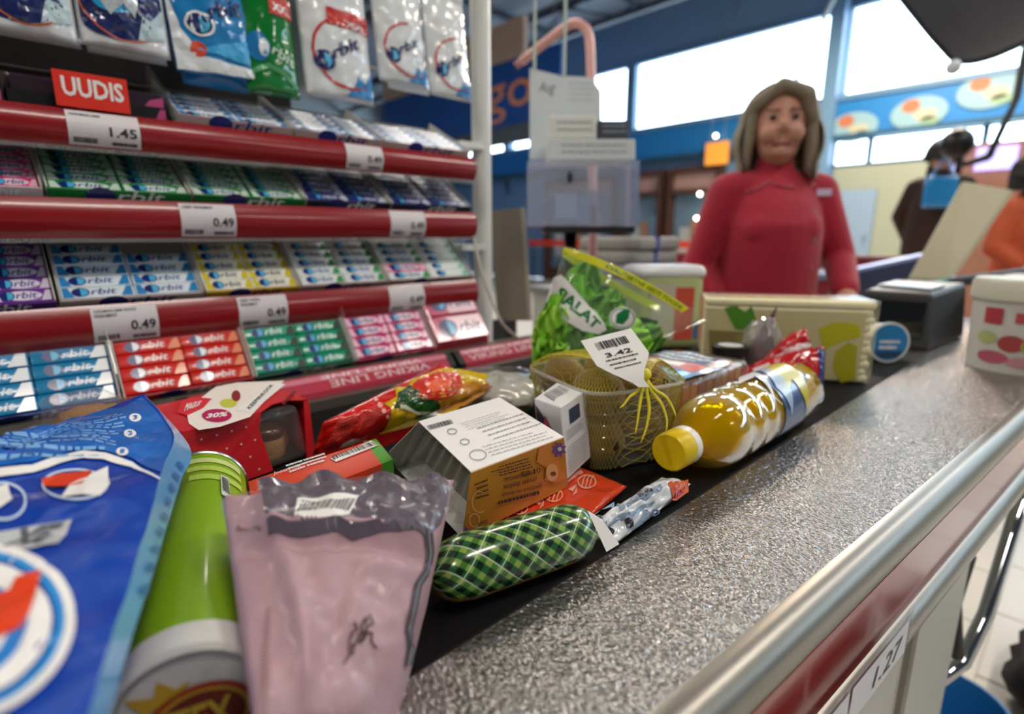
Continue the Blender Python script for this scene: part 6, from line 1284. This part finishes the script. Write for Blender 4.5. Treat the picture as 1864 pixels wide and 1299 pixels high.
for (n_,x0,y0,x1,y1,d,b,c,lb) in (('card_box',1000,250,1160,290,.12,.02,'#bfc4c6','flat white card box lying on the acrylic donation box'),('card_box',1002,205,1090,249,.09,.03,'#cbcdc9','white card box stacked on the flat card box'),('card_box',1092,214,1150,249,.07,.03,'#22303f','small dark blue box beside the stacked white box')):
    t=thing(n_,P_((x0+x1)/2,y1,b),lb,'box'); mk('carton',bevel(fbox(x0,y0,x1,y1,d,b),.003,1),M('cbox_'+c[1:],c,.5),t); S_=quadS(P_(x0,y1,b),P_(x1,y1,b),P_(x1,y0,b),P_(x0,y0,b)); decal('print_line',S_,fit(fine(2,3,.3,.1),.15,.35,.9,.75),M('cbox_ink','#8b9096' if c!='#22303f' else '#b9c4cf',.5),t,1)
Pc_=lambda x,y:ad(x,y,T+.17)
hc=thing('hanging_card',P_(1030,292,.14),'tall white card hung on two cords behind the donation boxes','card')
mk('card',prism([Pc_(964,290),Pc_(1095,290),Pc_(1094,165),Pc_(1075,140),Pc_(1022,138),Pc_(964,124)],bk2*.004),M('card_pale','#c3cbcf',.6),hc)
S_=quadS(Pc_(964,290),Pc_(1095,290),Pc_(1095,130),Pc_(964,124)); decal('script',S_,fit(text('Aug',.0,.4),.12,.70,.36,.86),M('card_ink','#4f5458',.6),hc,1); decal('print_line',S_,fit(fine(4,6,.2,.2),.55,.66,.9,.86),M('card_ink2','#9aa3a8',.6),hc,1)
for x in (973,1027): p=Pc_(x,128 if x<1000 else 139); mk('cord',tube([p,V((p.x,p.y,5.3))],.0045,6),M('cord_white','#b9c6bd',.7),hc)
pk=[ad(940,120,1.66),ad(962,102,1.64),ad(1025,52,1.60),ad(1048,42,1.58),ad(1066,50,1.57),ad(1073,75,1.57),ad(1076,150,1.57),ad(1078,300,1.57),ad(1080,415,1.57)]
pf=pathfn(pk); pp=[pf(i/30) for i in range(31)]; ep=pp[-1]; st0=pp[0]
pt=thing('hook_pole',V((ep.x,ep.y,0)),'pale pink bent tube pole behind the hanging card','pole'); mk('bent_tube',tube(pp+[V((ep.x,ep.y,.0))],.013,10),M('pole_pink','#d9a39c',.4),pt,smooth=True)
# ---- clutter past the rack: taupe panel, grey bag stack, crumpled bags, cable
tp=ad(905,545,1.4); tpn=thing('taupe_panel',V((tp.x,tp.y,.0)),'upright taupe board standing past the rack post','board')
a,b_,c,d_=ad(905,548,1.4),ad(962,548,1.4),ad(948,378,1.4),ad(892,384,1.4); mk('board',prism([a-Z_*.05,b_-Z_*.05,c,d_],V((-.02,.02,0))),M('taupe','#7c7264',.7),tpn); mk('edge',prism([b_-Z_*.05,b_-Z_*.05+fr_*.01,c+fr_*.01,c],V((-.02,.02,0))),M('taupe2','#a39a8a',.7),tpn); mk('stand',box(tp.x-.02,tp.y,0,tp.x+.03,tp.y+.04,(a.z-.05)),m_dk,tpn)
shf=thing('packing_shelf',V((-1.0,1.55,0)),'low grey packing shelf beyond the rack','shelf'); mk('shelf_body',box(-1.35,1.36,0,-.95,1.64,.84),m_cab,shf); mk('shelf_top',box(-1.36,1.35,.84,-.94,1.65,.86),M('shelf_top','#8a8a86',.4),shf)
for i in range(4):
    t=thing('bag_bundle',V((-1.06,1.50,.861+.042*i)),['lowest grey carrier-bag bundle on the packing shelf','second grey carrier-bag bundle from the packing shelf top','third grey carrier-bag bundle from the packing shelf top','topmost grey carrier-bag bundle of the stack'][i],'bag bundle','carrier-bag bundles'); mk('bundle',bevel(box(-1.20+.008*i,1.39,.861+.042*i,-.95+.006*(i%2),1.62,.861+.042*i+.0415),.012,2),M('bundle_grey','#9c9b97',.7,vary=.1,vscale=20),t,smooth=True); mk('tie_band',box(-1.205+.008*i,1.48,.860+.042*i,-.948+.006*(i%2),1.495,.861+.042*i+.042),M('tie_blue','#4a5aa8',.5),t)
for i,(x,y,r1,c) in enumerate(((940,600,.05,'#c6c2b4'),(975,585,.045,'#c9c9c2'),(915,585,.04,'#b9b79a'))):
    p=az(x,y+60,0); p=V((-.78+.01*i,.89+.135*i,BZ+.004)); t=thing('crumpled_bag',p,['crumpled pale plastic bag at the foot of the donation stand','crumpled whitish plastic bag beside the lettuce sleeve','crumpled yellowish plastic bag by the rack post'][i],'plastic bag'); mk('bag',blob(p+Z_*r1*.9,r1,r1,r1*.9,26,18,amp=.6,fr=3.2,seed=i+3),film('crumple%d'%i,c,.5,bcol=c,rough=.15,bump=.6,bscale=60),t,smooth=True)
tag(mk('cable',tube([pathfn([ad(862,430,1.06),ad(875,490,1.06),ad(895,545,1.07),ad(915,590,1.08),V((-.835,.80,BZ+.016))])(i/16) for i in range(17)],.003,6),M('cable_white','#c9c5b6',.5),base=(-.84,.90,BZ+.016)),'thin white cable hanging down past the rack post','cable')
# ---- on the floor by the counter
p=ad(1822,1250,1.24); p=p+V((.10,.06,0)); fb=thing('black_bag',V((p.x+.05,p.y,0)),'soft black bag with grey handle lying on the tiled floor','bag'); mk('bag_body',blob(V((p.x+.05,p.y,.08)),.15,.20,.085,26,16,amp=.25,fr=2.5,seed=4),M('bag_blackcloth','#17171a',.7,bump=.3,bscale=120),fb,smooth=True); mk('handle',tube([V((p.x-.05,p.y-.10,.14)),V((p.x+.0,p.y-.04,.20)),V((p.x+.08,p.y+.02,.20)),V((p.x+.14,p.y+.06,.15))],.012,8),M('handle_grey','#8b8a84',.5),fb,smooth=True)
p=V((-.085,1.29,0)); bb=thing('blue_basin',p,'blue plastic basin on the floor beside the counter','basin'); smooth_angle(mk('basin',lathe(p,Z_,[(0,.07),(.004,.075),(.10,.10),(.108,.106),(.108,.100),(.012,.068),(.010,0)],32,cap=False),M('basin_blue','#1a6aa8',.35),bb),40)
